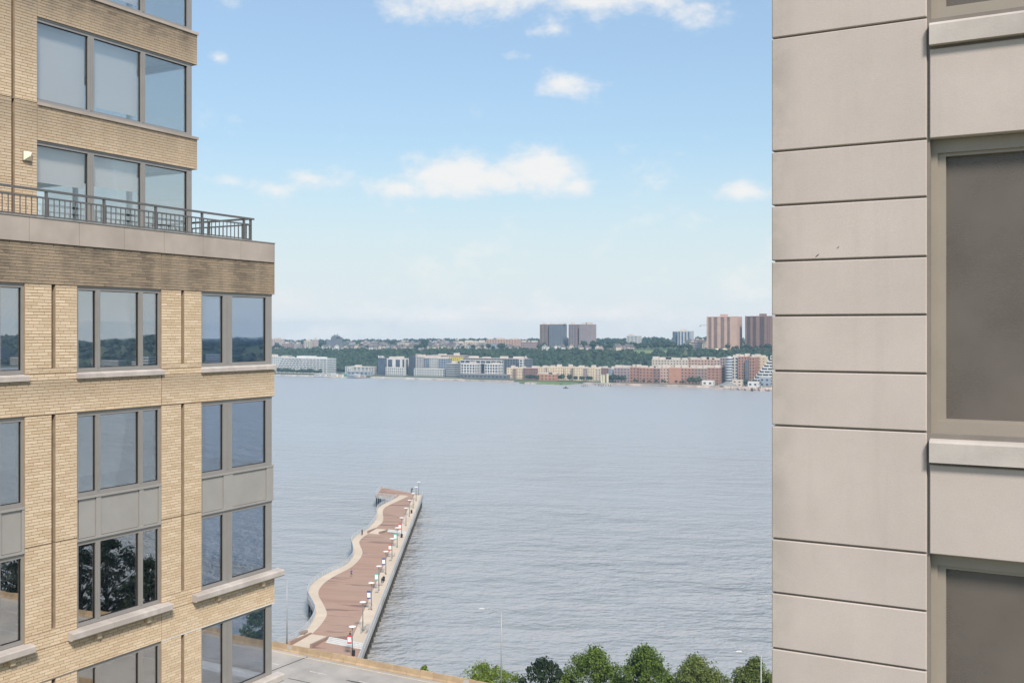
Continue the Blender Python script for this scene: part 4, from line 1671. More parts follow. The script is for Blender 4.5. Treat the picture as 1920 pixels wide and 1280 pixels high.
# further along the bank, seen mirrored in the windows of the brick building
for k, (a, b, hh, rad) in enumerate(((112, 137, 16, 7), (128, 139, 19, 8), (146, 137, 17, 7.5), (166, 139, 16, 7), (60, 140, 12, 5), (86, 140, 12, 5))):
    tm, cm = make_tree_mesh(100 + k, hh, rad, 'leaf_dark' if k < 4 else 'leaf_mid', 110, 90, .22, 0, 1.7)
    t = thing('park_tree', ['tall dark tree', 'tallest dark tree', 'lower dark tree', 'last dark tree', 'small green tree', 'second small green tree'][k] + ' mirrored in the brick building windows', 'tree', (a, b, 3.0), 'trees mirrored in the windows')
    for nm, me in (('trunk', tm), ('crown', cm)):
        o = put(nm, me)
        o.parent = t

# ================================================================== THE FAR SHORE
# ------------------------------------------------------------------ woods on the hillside (one mass) and single trees


def blob(seed, sub=2, leaves=60):
    """a lumpy crown of unit radius with ragged leaf clumps on it"""
    rng = np.random.default_rng(seed)
    bm = bmesh.new()
    bmesh.ops.create_icosphere(bm, subdivisions=sub, radius=1.0)
    off = Vector(rng.uniform(-50, 50, 3))
    for v in bm.verts:
        n1 = mnoise.noise(v.co * 1.6 + off)
        n2 = mnoise.noise(v.co * 3.7 + off)
        v.co *= .80 + .36 * n1 + .22 * n2
        v.co.z *= .95 if v.co.z > 0 else .62
    V_ = np.array([v.co[:] for v in bm.verts])
    bm.faces.ensure_lookup_table()
    F_ = np.array([[v.index for v in f.verts] for f in bm.faces])
    bm.free()
    if leaves:
        clus = []
        for _ in range(leaves):
            p = V_[rng.integers(len(V_))]
            clus.append((p * rng.uniform(.92, 1.1), .12))
        LV, LF = leaf_cloud(rng, clus, 1, 1.0, .17, .24)
        F_ = np.vstack([F_, LF + len(V_)])
        V_ = np.vstack([V_, LV])
    return V_, F_


blobs = [blob(300 + k) for k in range(7)]
small_blobs = [blob(340 + k, 1, 24) for k in range(5)]


def scatter_mesh(name, items, m, src):
    """items: (x, y, z, rx, rz, rot)"""
    Vs, Fs, k = [], [], 0
    for i, (x, y, z, rx, rz, rot) in enumerate(items):
        V_, F_ = src[i % len(src)]
        c, s = math.cos(rot), math.sin(rot)
        W = np.empty_like(V_)
        W[:, 0] = (V_[:, 0] * c - V_[:, 1] * s) * rx + x
        W[:, 1] = (V_[:, 0] * s + V_[:, 1] * c) * rx + y
        W[:, 2] = V_[:, 2] * rz + z
        Vs.append(W)
        Fs.append(F_ + k)
        k += len(V_)
    return np_mesh(name, np.vstack(Vs), np.vstack(Fs), m)


def pix_of(a, b, z):
    D = -SS * a + CC * b
    return 960 + FPX * (CC * a + SS * b) / D, HORIZON + FPX * (H - z) / D


rw = random.Random(77)
wood, wood_side = [], []
for _ in range(4200):
    a = rw.uniform(-1300, -180)
    b = rw.uniform(1196, 1330)
    z = terrain(a, b)
    x, y = pix_of(a, b, z)
    if not 470 < x < 1480: continue
    if 1188 < x < 1252 and b > 1306: continue          # the open lawn
    if 1290 < x < 1370 and b > 1334: continue
    r_ = rw.uniform(3.4, 6.6) if b < 1305 else rw.uniform(2.2, 3.6)
    wood.append((a, b, z + r_ * rw.uniform(.55, .9), r_, r_ * rw.uniform(.8, 1.15), rw.uniform(0, 6.28)))
for _ in range(1500):
    a = rw.uniform(150, 2300)
    b = rw.uniform(1120, 1420)
    z = terrain(a, b)
    r_ = rw.uniform(7, 13)
    wood_side.append((a, b, z + r_ * .5, r_, r_ * rw.uniform(.6, .9), rw.uniform(0, 6.28)))
ww = put('hillside_woods', scatter_mesh('hillside_woods', wood, 'leaf_far', blobs))
tag(ww, 'dense green woods covering the slope across the river', 'woods', kind='stuff')
ww = put('upriver_woods', scatter_mesh('upriver_woods', wood_side, 'leaf_far2', small_blobs))
tag(ww, 'wooded bank farther up the river, mirrored in windows', 'woods', kind='stuff')
# distant tree cover behind the ridge houses
back = []
for _ in range(1500):
    a = rw.uniform(-2300, -150)
    b = rw.uniform(1520, 2150)
    z = terrain(a, b)
    x, y = pix_of(a, b, z)
    if not 480 < x < 1470: continue
    r_ = rw.uniform(4, 7.5)
    back.append((a, b, z + r_ * .55, r_, r_ * .85, rw.uniform(0, 6.28)))
ww = put('distant_treetops', scatter_mesh('distant_treetops', back, 'leaf_far2', small_blobs))
tag(ww, 'distant treetops between the roofs on the ridge', 'woods', kind='stuff')

PARENT_WORLD = False
crown_me = [np_mesh('crown', b_[0] * np.array((1, 1, 1.05)) + np.array((0, 0, 1.45)), b_[1], m_) for b_, m_ in zip([blob(360 + k, 2, 110) for k in range(5)], ['leaf_far', 'leaf_far2', 'leaf_far', 'leaf_far2', 'leaf_far'])]
trunk_me = MB().tube((0, 0, -.15), (0, 0, 1.1), .09, .06, 6).tube((0, 0, .7), (.35, .1, 1.5), .045, .02, 5).tube((0, 0, .75), (-.3, .2, 1.45), .045, .02, 5).mesh('trunk', 'bark')


def far_tree(a, b, r_, label, group, name='broadleaf_tree', z=None, tall=1.0):
    z = terrain(a, b) if z is None else z
    t = bpy.data.objects.new(name, None)
    col.objects.link(t)
    tag(t, label, 'tree', group)
    t.location = (a, b, z)
    t.rotation_euler = (0, 0, rw.uniform(0, 6.28))
    t.scale = (r_, r_, r_ * tall)
    for nm, me in (('trunk', trunk_me), ('crown', crown_me[rw.randrange(5)])):
        o = bpy.data.objects.new(nm, me)
        col.objects.link(o)
        o.parent = t
    return t


for (x0, x1, b, yt, n_, wh) in ((505, 532, 1350, 645, 5, 'in front of the leftmost tan ridge apartments'), (600, 622, 1390, 643, 4, 'at the foot of the dark stepped tower'),
                                (640, 700, 1380, 646, 7, 'on the ridge between the dark tower and the spire'), (700, 760, 1400, 646, 6, 'on the ridge around the church spire'),
                                (775, 830, 1370, 647, 5, 'near the pale yellow ridge houses'), (830, 905, 1370, 649, 8, 'on the ridge above the white gridded blocks'),
                                (905, 980, 1362, 646, 6, 'in front of the long tan ridge apartments'), (1010, 1022, 1375, 641, 2, 'at the left foot of the twin towers'),
                                (1085, 1112, 1372, 641, 3, 'in front of the second twin tower'), (1120, 1140, 1372, 645, 3, 'just right of the twin towers')):
    for k in range(n_):
        x = x0 + (x1 - x0) * (k + rw.random()) / n_
        bb = b + rw.uniform(-12, 14)
        a, D = on_plane_b(x, bb)
        top_ = height(yt + rw.uniform(-4, 6), D)
        r_ = max(3.0, (top_ - terrain(a, bb)) / 2.5)
        far_tree(a, bb, r_, 'round green tree ' + wh, 'trees ' + wh)
a, D = on_plane_b(796, 1395)
far_tree(a, 1395, (height(637, D) - terrain(a, 1395)) / 2.5 * 1.05, 'big dark dome-shaped tree standing above the ridge roofs', None)
for k in range(19):
    x = 1142 + k * 8.6 + rw.uniform(-3, 3)
    bb = 1372 + rw.uniform(-8, 16)
    a, D = on_plane_b(x, bb)
    far_tree(a, bb, (height(641 + rw.uniform(-2, 4), D) - terrain(a, bb)) / 2.5, 'broad tree in the tree line behind the ridge lawn', 'tree line behind the ridge lawn', tall=rw.uniform(.9, 1.08))
for k in range(10):
    x = 1365 + k * 9 + rw.uniform(-3, 3)
    bb = 1352 + rw.uniform(-6, 14)
    a, D = on_plane_b(x, bb)
    far_tree(a, bb, (height(645 + rw.uniform(-2, 4), D) - terrain(a, bb)) / 2.5, 'tree in the row below the two tall brick towers', 'trees below the brick towers')
for (x0, x1, n_, b, h_, wh) in ((519, 602, 24, 1107, 7.5, 'in front of the white stepped building'), (985, 1010, 5, 1106, 6.5, 'in front of the dark red brick terrace'),
                                (1046, 1075, 4, 1106, 8.5, 'right of the pink clubhouse'), (1078, 1110, 5, 1106, 7, 'in front of the widest cream town house'),
                                (1140, 1172, 6, 1104, 9, 'right of the three pale columns'), (1180, 1290, 10, 1104, 5, 'along the middle of the red brick row'),
                                (1290, 1316, 4, 1103, 9, 'left of the white site cabin'), (1378, 1425, 9, 1108, 7, 'behind the rock beach')):
    for k in range(n_):
        x = x0 + (x1 - x0) * (k + rw.random()) / n_
        bb = b + rw.uniform(-2, 3)
        a, D = on_plane_b(x, bb)
        far_tree(a, bb, h_ * rw.uniform(.75, 1.1) / 2.5, 'small far waterfront tree ' + wh, 'waterfront trees ' + wh, name='waterfront_tree', z=2.4)

PARENT_WORLD = True


# ------------------------------------------------------------------ buildings of the far shore
def far_block(name, label, x0, x1, ytop, B, wall_c, glaz='glazing_far', fl=3.3, bay=4.0, band=.42, pier_=.45, deep=18.0, roofs=2, seed=0, group=None, base=None, style='grid', rooftop=None, proud=.5, cat='building', ybase=None, row=None):
    """block with recessed glazing behind real floor bands and piers; x0..x1, ytop are photo columns and roof row, B its distance"""
    rng = random.Random(seed + int(x0 * 7))
    a0, D0 = on_plane_b(x0, B)
    a1, D1 = on_plane_b(x1, B)
    wpx = x1 - x0
    if row is None: row = name in ('apartment_block', 'town_house', 'brick_waterfront_block', 'blank_wall_block', 'tan_back_block', 'brick_white_block', 'brown_grid_block', 'white_podium', 'yellow_facade',
                                   'construction_block', 'glass_hotel', 'slim_dark_tower', 'roof_terrace', 'retaining_podium', 'long_glass_block', 'glass_office')
    if not row:
        deep = max(3.0, min(deep, .34 * wpx / FPX * D1 / .46))
        a1 = on_plane_b(x1, B + deep)[0]          # the side facing the camera shows too
    D = (D0 + D1) / 2
    zt = height(ytop, D)
    if base is None:
        base = terrain((a0 + a1) / 2, B) - 1.0 if B > 1200 else 2.0
    if ybase: base = height(ybase, D)
    t = thing(name, label, cat, ((a0 + a1) / 2, B, base), group)
    wmat = 'far_' + wall_c
    MB().box(a0 + proud, a1 - proud, B + proud, B + deep - proud, base, zt - .6).build('glazing', glaz, t)
    fr = MB()
    nfl = max(1, round((zt - base) / fl))
    fh = (zt - base) / nfl
    if style in ('grid', 'bands'):
        for k in range(nfl + 1):
            z0 = base + k * fh - fh * band * .5
            z1 = z0 + fh * band
            if k == 0: z0 = base - .5
            if k == nfl: z1 = zt + .5
            fr.box(a0, a1, B, B + deep, z0, z1)
    else:
        fr.box(a0, a1, B, B + deep, zt - fh * .35, zt + .5)
        fr.box(a0, a1, B, B + deep, base - .5, base + fh * .3)
    if style in ('grid', 'piers'):
        nb = max(1, round((a1 - a0) / bay))
        bw__ = (a1 - a0) / nb
        for k in range(nb + 1):
            c = a0 + k * bw__
            h_ = bw__ * pier_ / 2
            p0, p1 = max(a0 + .01, c - h_), min(a1 - .01, c + h_)
            fr.box(p0, p1, B + .03, B + proud + .4, base, zt)
        nd = max(1, round(deep / bay))
        for k in range(nd + 1):
            c = B + k * deep / nd
            h_ = bay * pier_ / 2
            s0, s1 = max(B + .5, c - h_), min(B + deep - .02, c + h_)
            fr.box(a0 + .03, a0 + proud + .3, s0, s1, base, zt)
            fr.box(a1 - proud - .3, a1 - .03, s0, s1, base, zt)
    fr.build('facade', wmat, t)
    rf_ = MB().box(a0 + .3, a1 - .3, B + .3, B + deep - .3, zt + .45, zt + .55).build('roof', rooftop or 'roof_light', t)
    for k in range(roofs):
        c = a0 + (a1 - a0) * (k + .5 + rng.uniform(-.25, .25)) / max(1, roofs)
        wd_ = min((a1 - a0) * .22, rng.uniform(3, 8))
        MB().box(c - wd_, c + wd_, B + deep * .3, B + deep * .65, zt + .55, zt + .55 + rng.uniform(1.5, 3.2)).build('roof_plant', rooftop or 'roof_light', rf_)
    return t


def step_block(name, label, x0, x1, ytop, B, step_px, floors, glaz, side=-1, deep=22, wall_c='white', start=2):
    """white building whose floors step back on one side"""
    a1, D1 = on_plane_b(x1, B)
    a0, D0 = on_plane_b(x0, B)
    D = (D0 + D1) / 2
    zt = height(ytop, D)
    base = 2.5
    fh = (zt - base) / floors
    t = thing(name, label, 'building', ((a0 + a1) / 2, B, base))
    gz, sl = MB(), MB()
    for k in range(floors):
        sh = max(0, k - start) * step_px / FPX * D
        l0, l1 = (a0 + sh, a1) if side < 0 else (a0, a1 - sh)
        z = base + k * fh
        gz.box(l0 + .8, l1 - .8, B + 1.2, B + deep - 1, z, z + fh)
        sl.box(l0, l1, B, B + deep, z - .1, z + fh * .40)
        nb = max(2, int((l1 - l0) / 6))
        for q in range(nb + 1):
            c = l0 + (l1 - l0) * q / nb
            sl.box(max(l0, c - .35), min(l1, c + .35), B + .25, B + 1.6, z + fh * .40, z + fh)
    sl.box(l0, l1, B, B + deep, zt - .1, zt + .9)
    gz.build('glazing', glaz, t)
    sl.build('balcony_slabs', 'far_' + wall_c, t)
    r_ = MB().box(l0 + (l1 - l0) * .30, l0 + (l1 - l0) * .62, B + 5, B + deep - 5, zt + .9, zt + 4.0).build('penthouse', 'far_' + wall_c, t)
    MB().box(l0 + (l1 - l0) * .68, l0 + (l1 - l0) * .86, B + 6, B + deep - 6, zt + .9, zt + 2.8).build('penthouse', 'far_' + wall_c, t)
    return t


# --- waterfront, from left to right
far_block('apartment_block', 'pale hazy white block behind the stepped white building', 498, 536, 669, 1190, 'white', 'glazing_pale', band=.5, deep=20)
step_block('stepped_apartment_building', 'white stepped apartment building at the left of the far waterfront', 517, 612, 672.5, 1122, 2.6, 8, 'glazing_pale')
far_block('ferry_terminal', 'low white and blue-grey terminal building on the far waterfront', 647, 706, 688, 1135, 'offwhite', 'glazing_blue', fl=3.2, band=.45, bay=7, roofs=1)
far_block('ferry_landing', 'small white shed at the left end of the terminal', 651, 660, 690, 1128, 'white', 'glazing_pale', fl=6, bay=6, roofs=0, deep=8)
far_block('boat_club', 'long low grey shed below the terminal by the water', 650, 700, 696.5, 1112, 'bluegrey', 'glazing_blue', fl=4, bay=8, roofs=0, deep=12)
far_block('glass_hotel', 'dark glass hotel with white rooftop letters', 708, 724, 672.5, 1140, 'charcoal', 'glazing_blue', band=.16, pier_=.15, bay=3.5, deep=16, roofs=0, rooftop='roof_dark')
for k, (x, hgt_, kind_) in enumerate(((710.2, 3.2, 'M'), (713.0, 3.0, 'I'), (715.0, 3.2, 'I'), (717.2, 3.0, 'N'), (720.2, 2.4, 'u'))):
    a, D = on_plane_b(x, 1141)
    z = height(672.5, D) + 1.2
    m = MB()
    if kind_ == 'M' or kind_ == 'N':
        m.box(a - .9, a - .5, 1141, 1141.4, z, z + hgt_).box(a + .5, a + .9, 1141, 1141.4, z, z + hgt_).bar((a - .6, 1141.2, z + hgt_ - .3), (a + .5, 1141.2, z + .6), .3, .5)
    elif kind_ == 'I':
        m.box(a - .25, a + .25, 1141, 1141.4, z, z + hgt_)
    else:
        m.box(a - 1.1, a + 1.3, 1141, 1141.4, z, z + .5).box(a - .9, a - .4, 1141, 1141.4, z, z + hgt_)
    m.build('sign_letter', 'white_paint', [o for o in col.objects if o.name == 'glass_hotel'][0])
far_block('white_frame_block', 'mid-rise with tall white piers beside the glass hotel', 724, 767, 672.5, 1142, 'white', 'glazing_far', style='piers', bay=10.5, pier_=.42, fl=3.3, deep=18)
far_block('white_podium', 'white gridded podium under the tall-pier block', 723, 756, 689, 1134, 'white', 'glazing_far', bay=3.4, band=.4, pier_=.45, deep=6, roofs=0)
far_block('slim_dark_tower', 'slim dark glass slab between two white blocks', 766.5, 775, 668, 1145, 'charcoal', 'glazing_far', band=.12, pier_=.15, bay=4, deep=16, roofs=0, rooftop='roof_dark')
far_block('apartment_block', 'grey-white gridded block right of the slim dark slab', 776, 790, 669, 1150, 'offwhite', 'glazing_blue', band=.35, pier_=.3, deep=18)
far_block('apartment_block', 'blue glass block with thin white floors on the waterfront', 789, 806, 671.5, 1155, 'bluegrey', 'glazing_blue', band=.22, pier_=.2, deep=18, roofs=1)
far_block('apartment_block', 'pale stepped block with white floor lines by the yellow facade', 804.5, 818, 671, 1148, 'offwhite', 'glazing_pale', band=.38, pier_=.25, deep=18, roofs=2)
far_block('apartment_block', 'blue-grey glass block left of the striped garage', 817, 836, 672.5, 1152, 'bluegrey', 'glazing_blue', band=.25, pier_=.22, deep=16)
far_block('construction_block', 'unfinished block with brown top floor above yellow sheathing', 800, 868, 666.5, 1178, 'mauve', 'glazing_far', band=.45, pier_=.35, deep=16, roofs=2)
far_block('yellow_facade', 'bright yellow sheathed top floors of the unfinished block', 833, 868, 669.8, 1174, 'yellow', 'glazing_blue', fl=2.9, band=.55, pier_=.4, bay=3.2, deep=3.5, roofs=0, ybase=676.5)
far_block('white_podium', 'low white podium in front of the blue glass blocks', 776, 834, 691.5, 1138, 'white', 'glazing_far', bay=4, band=.4, pier_=.4, deep=9, roofs=0)
far_block('striped_garage', 'grey garage with horizontal stripes on the waterfront', 835.5, 864, 682, 1132, 'grey', 'glazing_far', style='bands', fl=3.0, band=.5, deep=22, roofs=1)
far_block('long_glass_block', 'long dark glass building behind the two white gridded blocks', 868, 986, 672.5, 1168, 'slate', 'glazing_far', band=.22, pier_=.25, deep=20, roofs=4)
far_block('roof_terrace', 'white roof slab line over the long dark glass building', 862, 940, 675.6, 1160, 'white', 'glazing_far', fl=3.4, bay=8, band=.25, pier_=.1, deep=6, roofs=0, ybase=681)
far_block('white_grid_block', 'white gridded block with dark windows, the wider of the pair', 864, 902, 683, 1126, 'white', 'glazing_far', bay=4.2, band=.28, pier_=.28, deep=16, roofs=1)
far_block('white_grid_block', 'white gridded block with dark windows nearer the cream houses', 908.5, 944, 683, 1126, 'white', 'glazing_far', bay=4.2, band=.28, pier_=.28, deep=16, roofs=1)
far_block('white_grid_end', 'white gridded end bay of the long dark glass building', 973, 983, 674, 1164, 'white', 'glazing_far', bay=4, band=.35, pier_=.35, deep=4, roofs=0)
far_block('tan_block', 'narrow tan block at the end of the long glass building', 982, 990, 670.5, 1172, 'rose', 'glazing_far', bay=3, deep=16, roofs=1)
far_block('retaining_podium', 'dark grey base wall under the white gridded blocks', 862, 950, 702, 1116, 'slate', 'glazing_far', fl=4, bay=6, band=.6, deep=9, roofs=0)
# cream and brick town houses
th = [(950, 961, 690, 'cream', 'left-hand cream town house next to the white gridded block'), (961, 968, 691.5, 'brown', 'narrow brown link between the first two cream town houses'),
      (968, 981, 690, 'cream', 'second cream town house from the white gridded block'), (981, 1008.5, 690.5, 'darkbrick', 'dark red brick terrace behind the waterfront trees'),
      (1008.5, 1023, 689, 'cream', 'cream town house left of the low pink clubhouse'), (1023, 1026, 690, 'brown', 'brown recessed strip beside the pink clubhouse'),
      (1026, 1040, 689, 'cream', 'cream town house rising behind the pink clubhouse'), (1040, 1055.5, 688, 'cream', 'cream town house at the gap in the terrace'),
      (1058, 1071, 688.5, 'cream', 'cream town house right of the gap in the terrace'), (1071, 1075, 690.5, 'brown', 'brown link beside the gap in the terrace'),
      (1075, 1093, 688.5, 'cream', 'widest cream town house of the terrace'), (1093, 1101.5, 691, 'mauve', 'mauve brick house between two cream ones'),
      (1101.5, 1115, 689.5, 'cream', 'cream town house behind the three white columns'), (1115, 1127, 691.5, 'sand', 'sand-coloured house near the three white columns'),
      (1127, 1141, 690.5, 'darkbrick', 'dark brick house just behind the three white columns'), (1141, 1151, 692, 'bluegrey', 'blue-grey house at the start of the brick row')]
for (x0, x1, yt, c_, lb) in th:
    far_block('town_house', lb, x0, x1, yt, 1124 + (x0 % 3), c_, 'glazing_far', fl=3.2, bay=3.6, band=.62, pier_=.62, deep=14, roofs=1, group='town houses on the far waterfront')
far_block('clubhouse', 'low pink clubhouse in front of the cream town houses', 1006, 1048, 702, 1110, 'orange', 'glazing_far', fl=3.6, bay=5, band=.6, pier_=.55, deep=10, roofs=3)
# long red brick buildings
rb_ = [(1151, 1181, 690, 'mauve', 'mauve-brown brick block at the left end of the long row'), (1181, 1198, 689, 'brick', 'red brick block with arcade at ground level'),
       (1198, 1224, 690.2, 'brick', 'red brick block second in the long row'), (1224, 1238, 691, 'darkbrick', 'darker brick block in the middle of the long row'),
       (1238, 1254, 690, 'pink', 'pink brick block left of the blank orange wall'), (1276, 1302, 690.5, 'brick', 'red brick block right of the blank orange wall'),
       (1302, 1326, 691, 'brown', 'brown brick block near the right end of the row'), (1326, 1348.5, 690, 'brick', 'red brick block at the right end of the row')]
for (x0, x1, yt, c_, lb) in rb_:
    far_block('brick_waterfront_block', lb, x0, x1, yt, 1112 + (x0 % 2), c_, 'glazing_far', fl=3.3, bay=4.1, band=.60, pier_=.55, deep=18, roofs=2, group='long brick row on the far waterfront')
far_block('blank_wall_block', 'brick block with a big blank orange wall', 1254, 1276, 690, 1111, 'orange', 'glazing_far', fl=14, bay=40, band=.97, pier_=.9, deep=18, roofs=1)
far_block('tan_back_block', 'long tan block behind the red brick row', 1222, 1290, 674.5, 1172, 'sand', 'glazing_far', fl=3.3, bay=4, band=.62, pier_=.6, deep=16, roofs=5)
far_block('tan_back_block', 'pinkish block behind the right half of the brick row', 1290, 1350, 674.5, 1172, 'pink', 'glazing_far', fl=3.3, bay=4, band=.58, pier_=.55, deep=16, roofs=5)
far_block('brown_grid_block', 'brown gridded block next to the rounded glass front', 1350, 1359, 671, 1128, 'mauve', 'glazing_far', bay=3, deep=20, roofs=0)


def round_front(x0, x1, ytop, B, label):
    a0, D = on_plane_b(x0, B)
    a1, _ = on_plane_b(x1, B)
    zt, base = height(ytop, D), 2.4
    cx, rad = (a0 + a1) / 2, (a1 - a0) / 2
    t = thing('rounded_glass_building', label, 'building', (cx, B + rad, base))
    MB().tube((cx, B + rad, base), (cx, B + rad, zt), rad - .6, rad - .6, 20).build('glazing', 'glazing_blue', t)
    m = MB()
    n_ = 10
    for k in range(n_ + 1):
        z = base + (zt - base) * k / n_
        m.tube((cx, B + rad, z - .55), (cx, B + rad, z + .55), rad, rad, 20)
    m.build('floor_bands', 'far_white', t)
    MB().tube((cx, B + rad, zt + .55), (cx, B + rad, zt + 2), rad * .6, rad * .6, 12).build('roof_drum', 'far_offwhite', t)


round_front(1358.5, 1371.5, 671, 1114, 'rounded white and glass building front beside brick towers')
far_block('brick_white_block', 'brick and white gridded block right of the rounded front', 1371, 1384, 669.5, 1124, 'offwhite', 'glazing_far', bay=3.6, band=.4, pier_=.4, deep=20, roofs=2)
far_block('brick_white_block', 'red-brown brick block with a glass strip', 1384, 1400, 669, 1122, 'brick', 'glazing_far', bay=3.8, band=.45, pier_=.5, deep=20, roofs=2)
far_block('glass_strip_block', 'narrow dark glass bay between brick walls', 1397.5, 1403.5, 675, 1119, 'slate', 'glazing_blue', bay=3, band=.2, pier_=.2, deep=10, roofs=0)
far_block('brick_white_block', 'brick block next to the cream slab', 1404, 1415, 670, 1124, 'brick', 'glazing_far', bay=3.6, band=.5, pier_=.5, deep=20, roofs=1)
far_block('cream_slab', 'cream slab block behind the white stepped pyramid', 1414, 1440, 669.5, 1150, 'cream', 'glazing_far', bay=5, band=.72, pier_=.7, deep=18, roofs=2)
step_block('stepped_apartment_building', 'white pyramid-stepped apartment building beside the stone facade', 1405, 1476, 668, 1116, 4.4, 10, 'glazing_far', start=0)
# further up the river: seen mirrored in the near windows
for k in range(14):
    a = 260 + k * 110
    b = 1118 + (k % 3) * 30
    hh = (18, 24, 15, 30, 20)[k % 5]
    c_ = ('offwhite', 'pink', 'sand', 'bluegrey', 'white')[k % 5]
    t = thing('upriver_block', f'{c_.replace("bluegrey", "blue-grey").replace("offwhite", "off-white")} block on the bank upriver, mirrored in windows', 'building', (a, b, 2), 'blocks upriver')
    MB().box(a - 20, a + 20, b + .5, b + 18, 2, 2 + hh).build('glazing', 'glazing_far', t)
    m = MB()
    for z in np.arange(2, 2 + hh + 1, 3.6):
        m.box(a - 20.5, a + 20.5, b, b + 18.5, z - .9, z + .9)
    m.build('floor_bands', 'far_' + c_, t)
for k in range(5):
    a = 420 + k * 260
    t = thing('upriver_tower', 'tall tower on the ridge upriver, mirrored in windows', 'building', (a, 1380, 36), 'towers upriver')
    MB().box(a - 13, a + 13, 1380, 1400, 34, 80 + (k % 3) * 9).build('tower_block', 'far_mauve', t)
    MB().box(a - 4, a + 4, 1386, 1394, 80 + (k % 3) * 9, 84 + (k % 3) * 9).build('roof_plant', 'far_brown', t)

# --- the ridge
far_block('ridge_apartment', 'tan apartment block at the left end of the ridge', 504, 533.5, 636, 1440, 'rose', 'glazing_far', bay=5, band=.6, pier_=.6, deep=18)
far_block('ridge_apartment', 'grey-brown block with a domed water tank on the ridge', 528, 545, 644, 1372, 'mauve', 'glazing_far', bay=5, band=.7, pier_=.7, deep=16, roofs=1)
far_block('ridge_apartment', 'brown narrow block left of the striped apartment house', 545.5, 552, 645.5, 1374, 'brown', 'glazing_far', bay=5, band=.6, pier_=.6, deep=14, roofs=0)
far_block('ridge_apartment', 'grey middle block beside the striped apartment house', 551.5, 562, 645, 1370, 'grey', 'glazing_far', bay=4, band=.6, pier_=.6, deep=14, roofs=1)
far_block('ridge_apartment', 'brown block joined to the striped apartment house', 562, 570, 646, 1368, 'mauve', 'glazing_far', bay=4, band=.6, pier_=.6, deep=14, roofs=0)
far_block('striped_ridge_apartment', 'apartment house with vertical white stripes on the ridge', 569.5, 590, 639.5, 1366, 'sand', 'glazing_pale', style='piers', bay=4, pier_=.55, deep=16, roofs=1)
far_block('striped_ridge_apartment', 'taller end of the striped apartment house', 588, 597, 637, 1372, 'rose', 'glazing_far', bay=3, band=.6, pier_=.6, deep=16, roofs=1)
t = thing('dark_church_tower', 'dark stepped tower with a peaked crown on the ridge', 'tower', (*on_plane_b(623, 1430)[:1], 1430, 32))
for (x0, x1, yt, yb, dp) in ((613, 624, 637, 652, 14), (621.5, 631.5, 632, 652, 16), (623, 631.5, 629.5, 634, 10)):
    a0, D = on_plane_b(x0, 1430)
    a1, _ = on_plane_b(x1, 1430)
    MB().box(a0, a1, 1430 - dp * .1, 1430 + dp, height(yb, D), height(yt, D)).build('tower_block', 'far_slate', t)
for (x, y0, y1, r_) in ((625, 630, 626.5, 3.0), (630.5, 630, 625, 1.3), (628, 630, 627, 1.6)):
    a, D = on_plane_b(x, 1430)
    MB().tube((a, 1434, height(y0, D)), (a, 1434, height(y1, D)), r_, .2, 6).build('turret', 'far_slate', t)
a, D = on_plane_b(709.5, 1420)
t = thing('church_spire', 'thin dark church spire pointing above the ridge roofs', 'church', (a, 1420, 33))
MB().box(a - 2, a + 2, 1418, 1422, 32, height(645, D)).build('tower', 'far_slate', t)
MB().tube((a, 1420, height(645, D)), (a, 1420, height(634, D)), 2.2, .1, 8).build('spire', 'far_dark', t)
MB().box(a - 6, a + 6, 1422, 1440, 32, 43).build('nave', 'far_brown', t)
far_block('ridge_apartment', 'long tan apartment house with twin roof boxes on the ridge', 912, 978, 636.5, 1450, 'pink', 'glazing_far', bay=5, band=.55, pier_=.6, deep=18, roofs=2)
far_block('ridge_apartment', 'tan set-back block left of the long apartment house', 868, 916, 641.5, 1465, 'sand', 'glazing_far', bay=5, band=.6, pier_=.6, deep=18, roofs=3)
far_block('ridge_apartment', 'mauve brick block left of the twin towers', 976, 1012, 641.5, 1425, 'mauve', 'glazing_far', bay=4, band=.6, pier_=.55, deep=16, roofs=3)
# the twin slab towers
far_block('slab_tower', 'brown wing of the first twin tower on the ridge', 1012, 1030, 608.5, 1432, 'brown', 'glazing_far', fl=2.9, bay=5, band=.42, pier_=.22, deep=20, roofs=1, base=34)
far_block('slab_tower', 'shaded blue-grey wing of the first twin tower', 1029.5, 1063, 608.5, 1436, 'slate', 'glazing_blue', fl=2.9, bay=3.6, band=.40, pier_=.45, deep=20, roofs=2, base=34)  # slate colour stands in for the shade on the tower's side face
far_block('slab_tower', 'left wing of the second twin tower, pinkish brown floors', 1066, 1086.5, 608.5, 1428, 'mauve', 'glazing_far', fl=2.9, bay=5, band=.45, pier_=.22, deep=20, roofs=1, base=34)
far_block('slab_tower', 'right wing of the second twin tower with checkered balconies', 1086, 1118, 608.5, 1431, 'mauve', 'glazing_pale', fl=2.9, bay=3.4, band=.42, pier_=.5, deep=20, roofs=2, base=34)
far_block('pale_office', 'small pale green-grey block above the ridge trees', 1174.5, 1203, 630, 1620, 'offwhite', 'glazing_pale', bay=6, band=.45, pier_=.4, deep=18, roofs=1)
far_block('glass_office', 'dark glass left part of the white-ribbed ridge block', 1261, 1270, 622, 1560, 'slate', 'glazing_blue', style='piers', bay=4, pier_=.25, deep=16, roofs=0)
far_block('glass_office', 'white-ribbed glass block above the ridge trees', 1270.5, 1294, 620.5, 1555, 'white', 'glazing_blue', style='piers', bay=5.5, pier_=.35, deep=18, roofs=1)


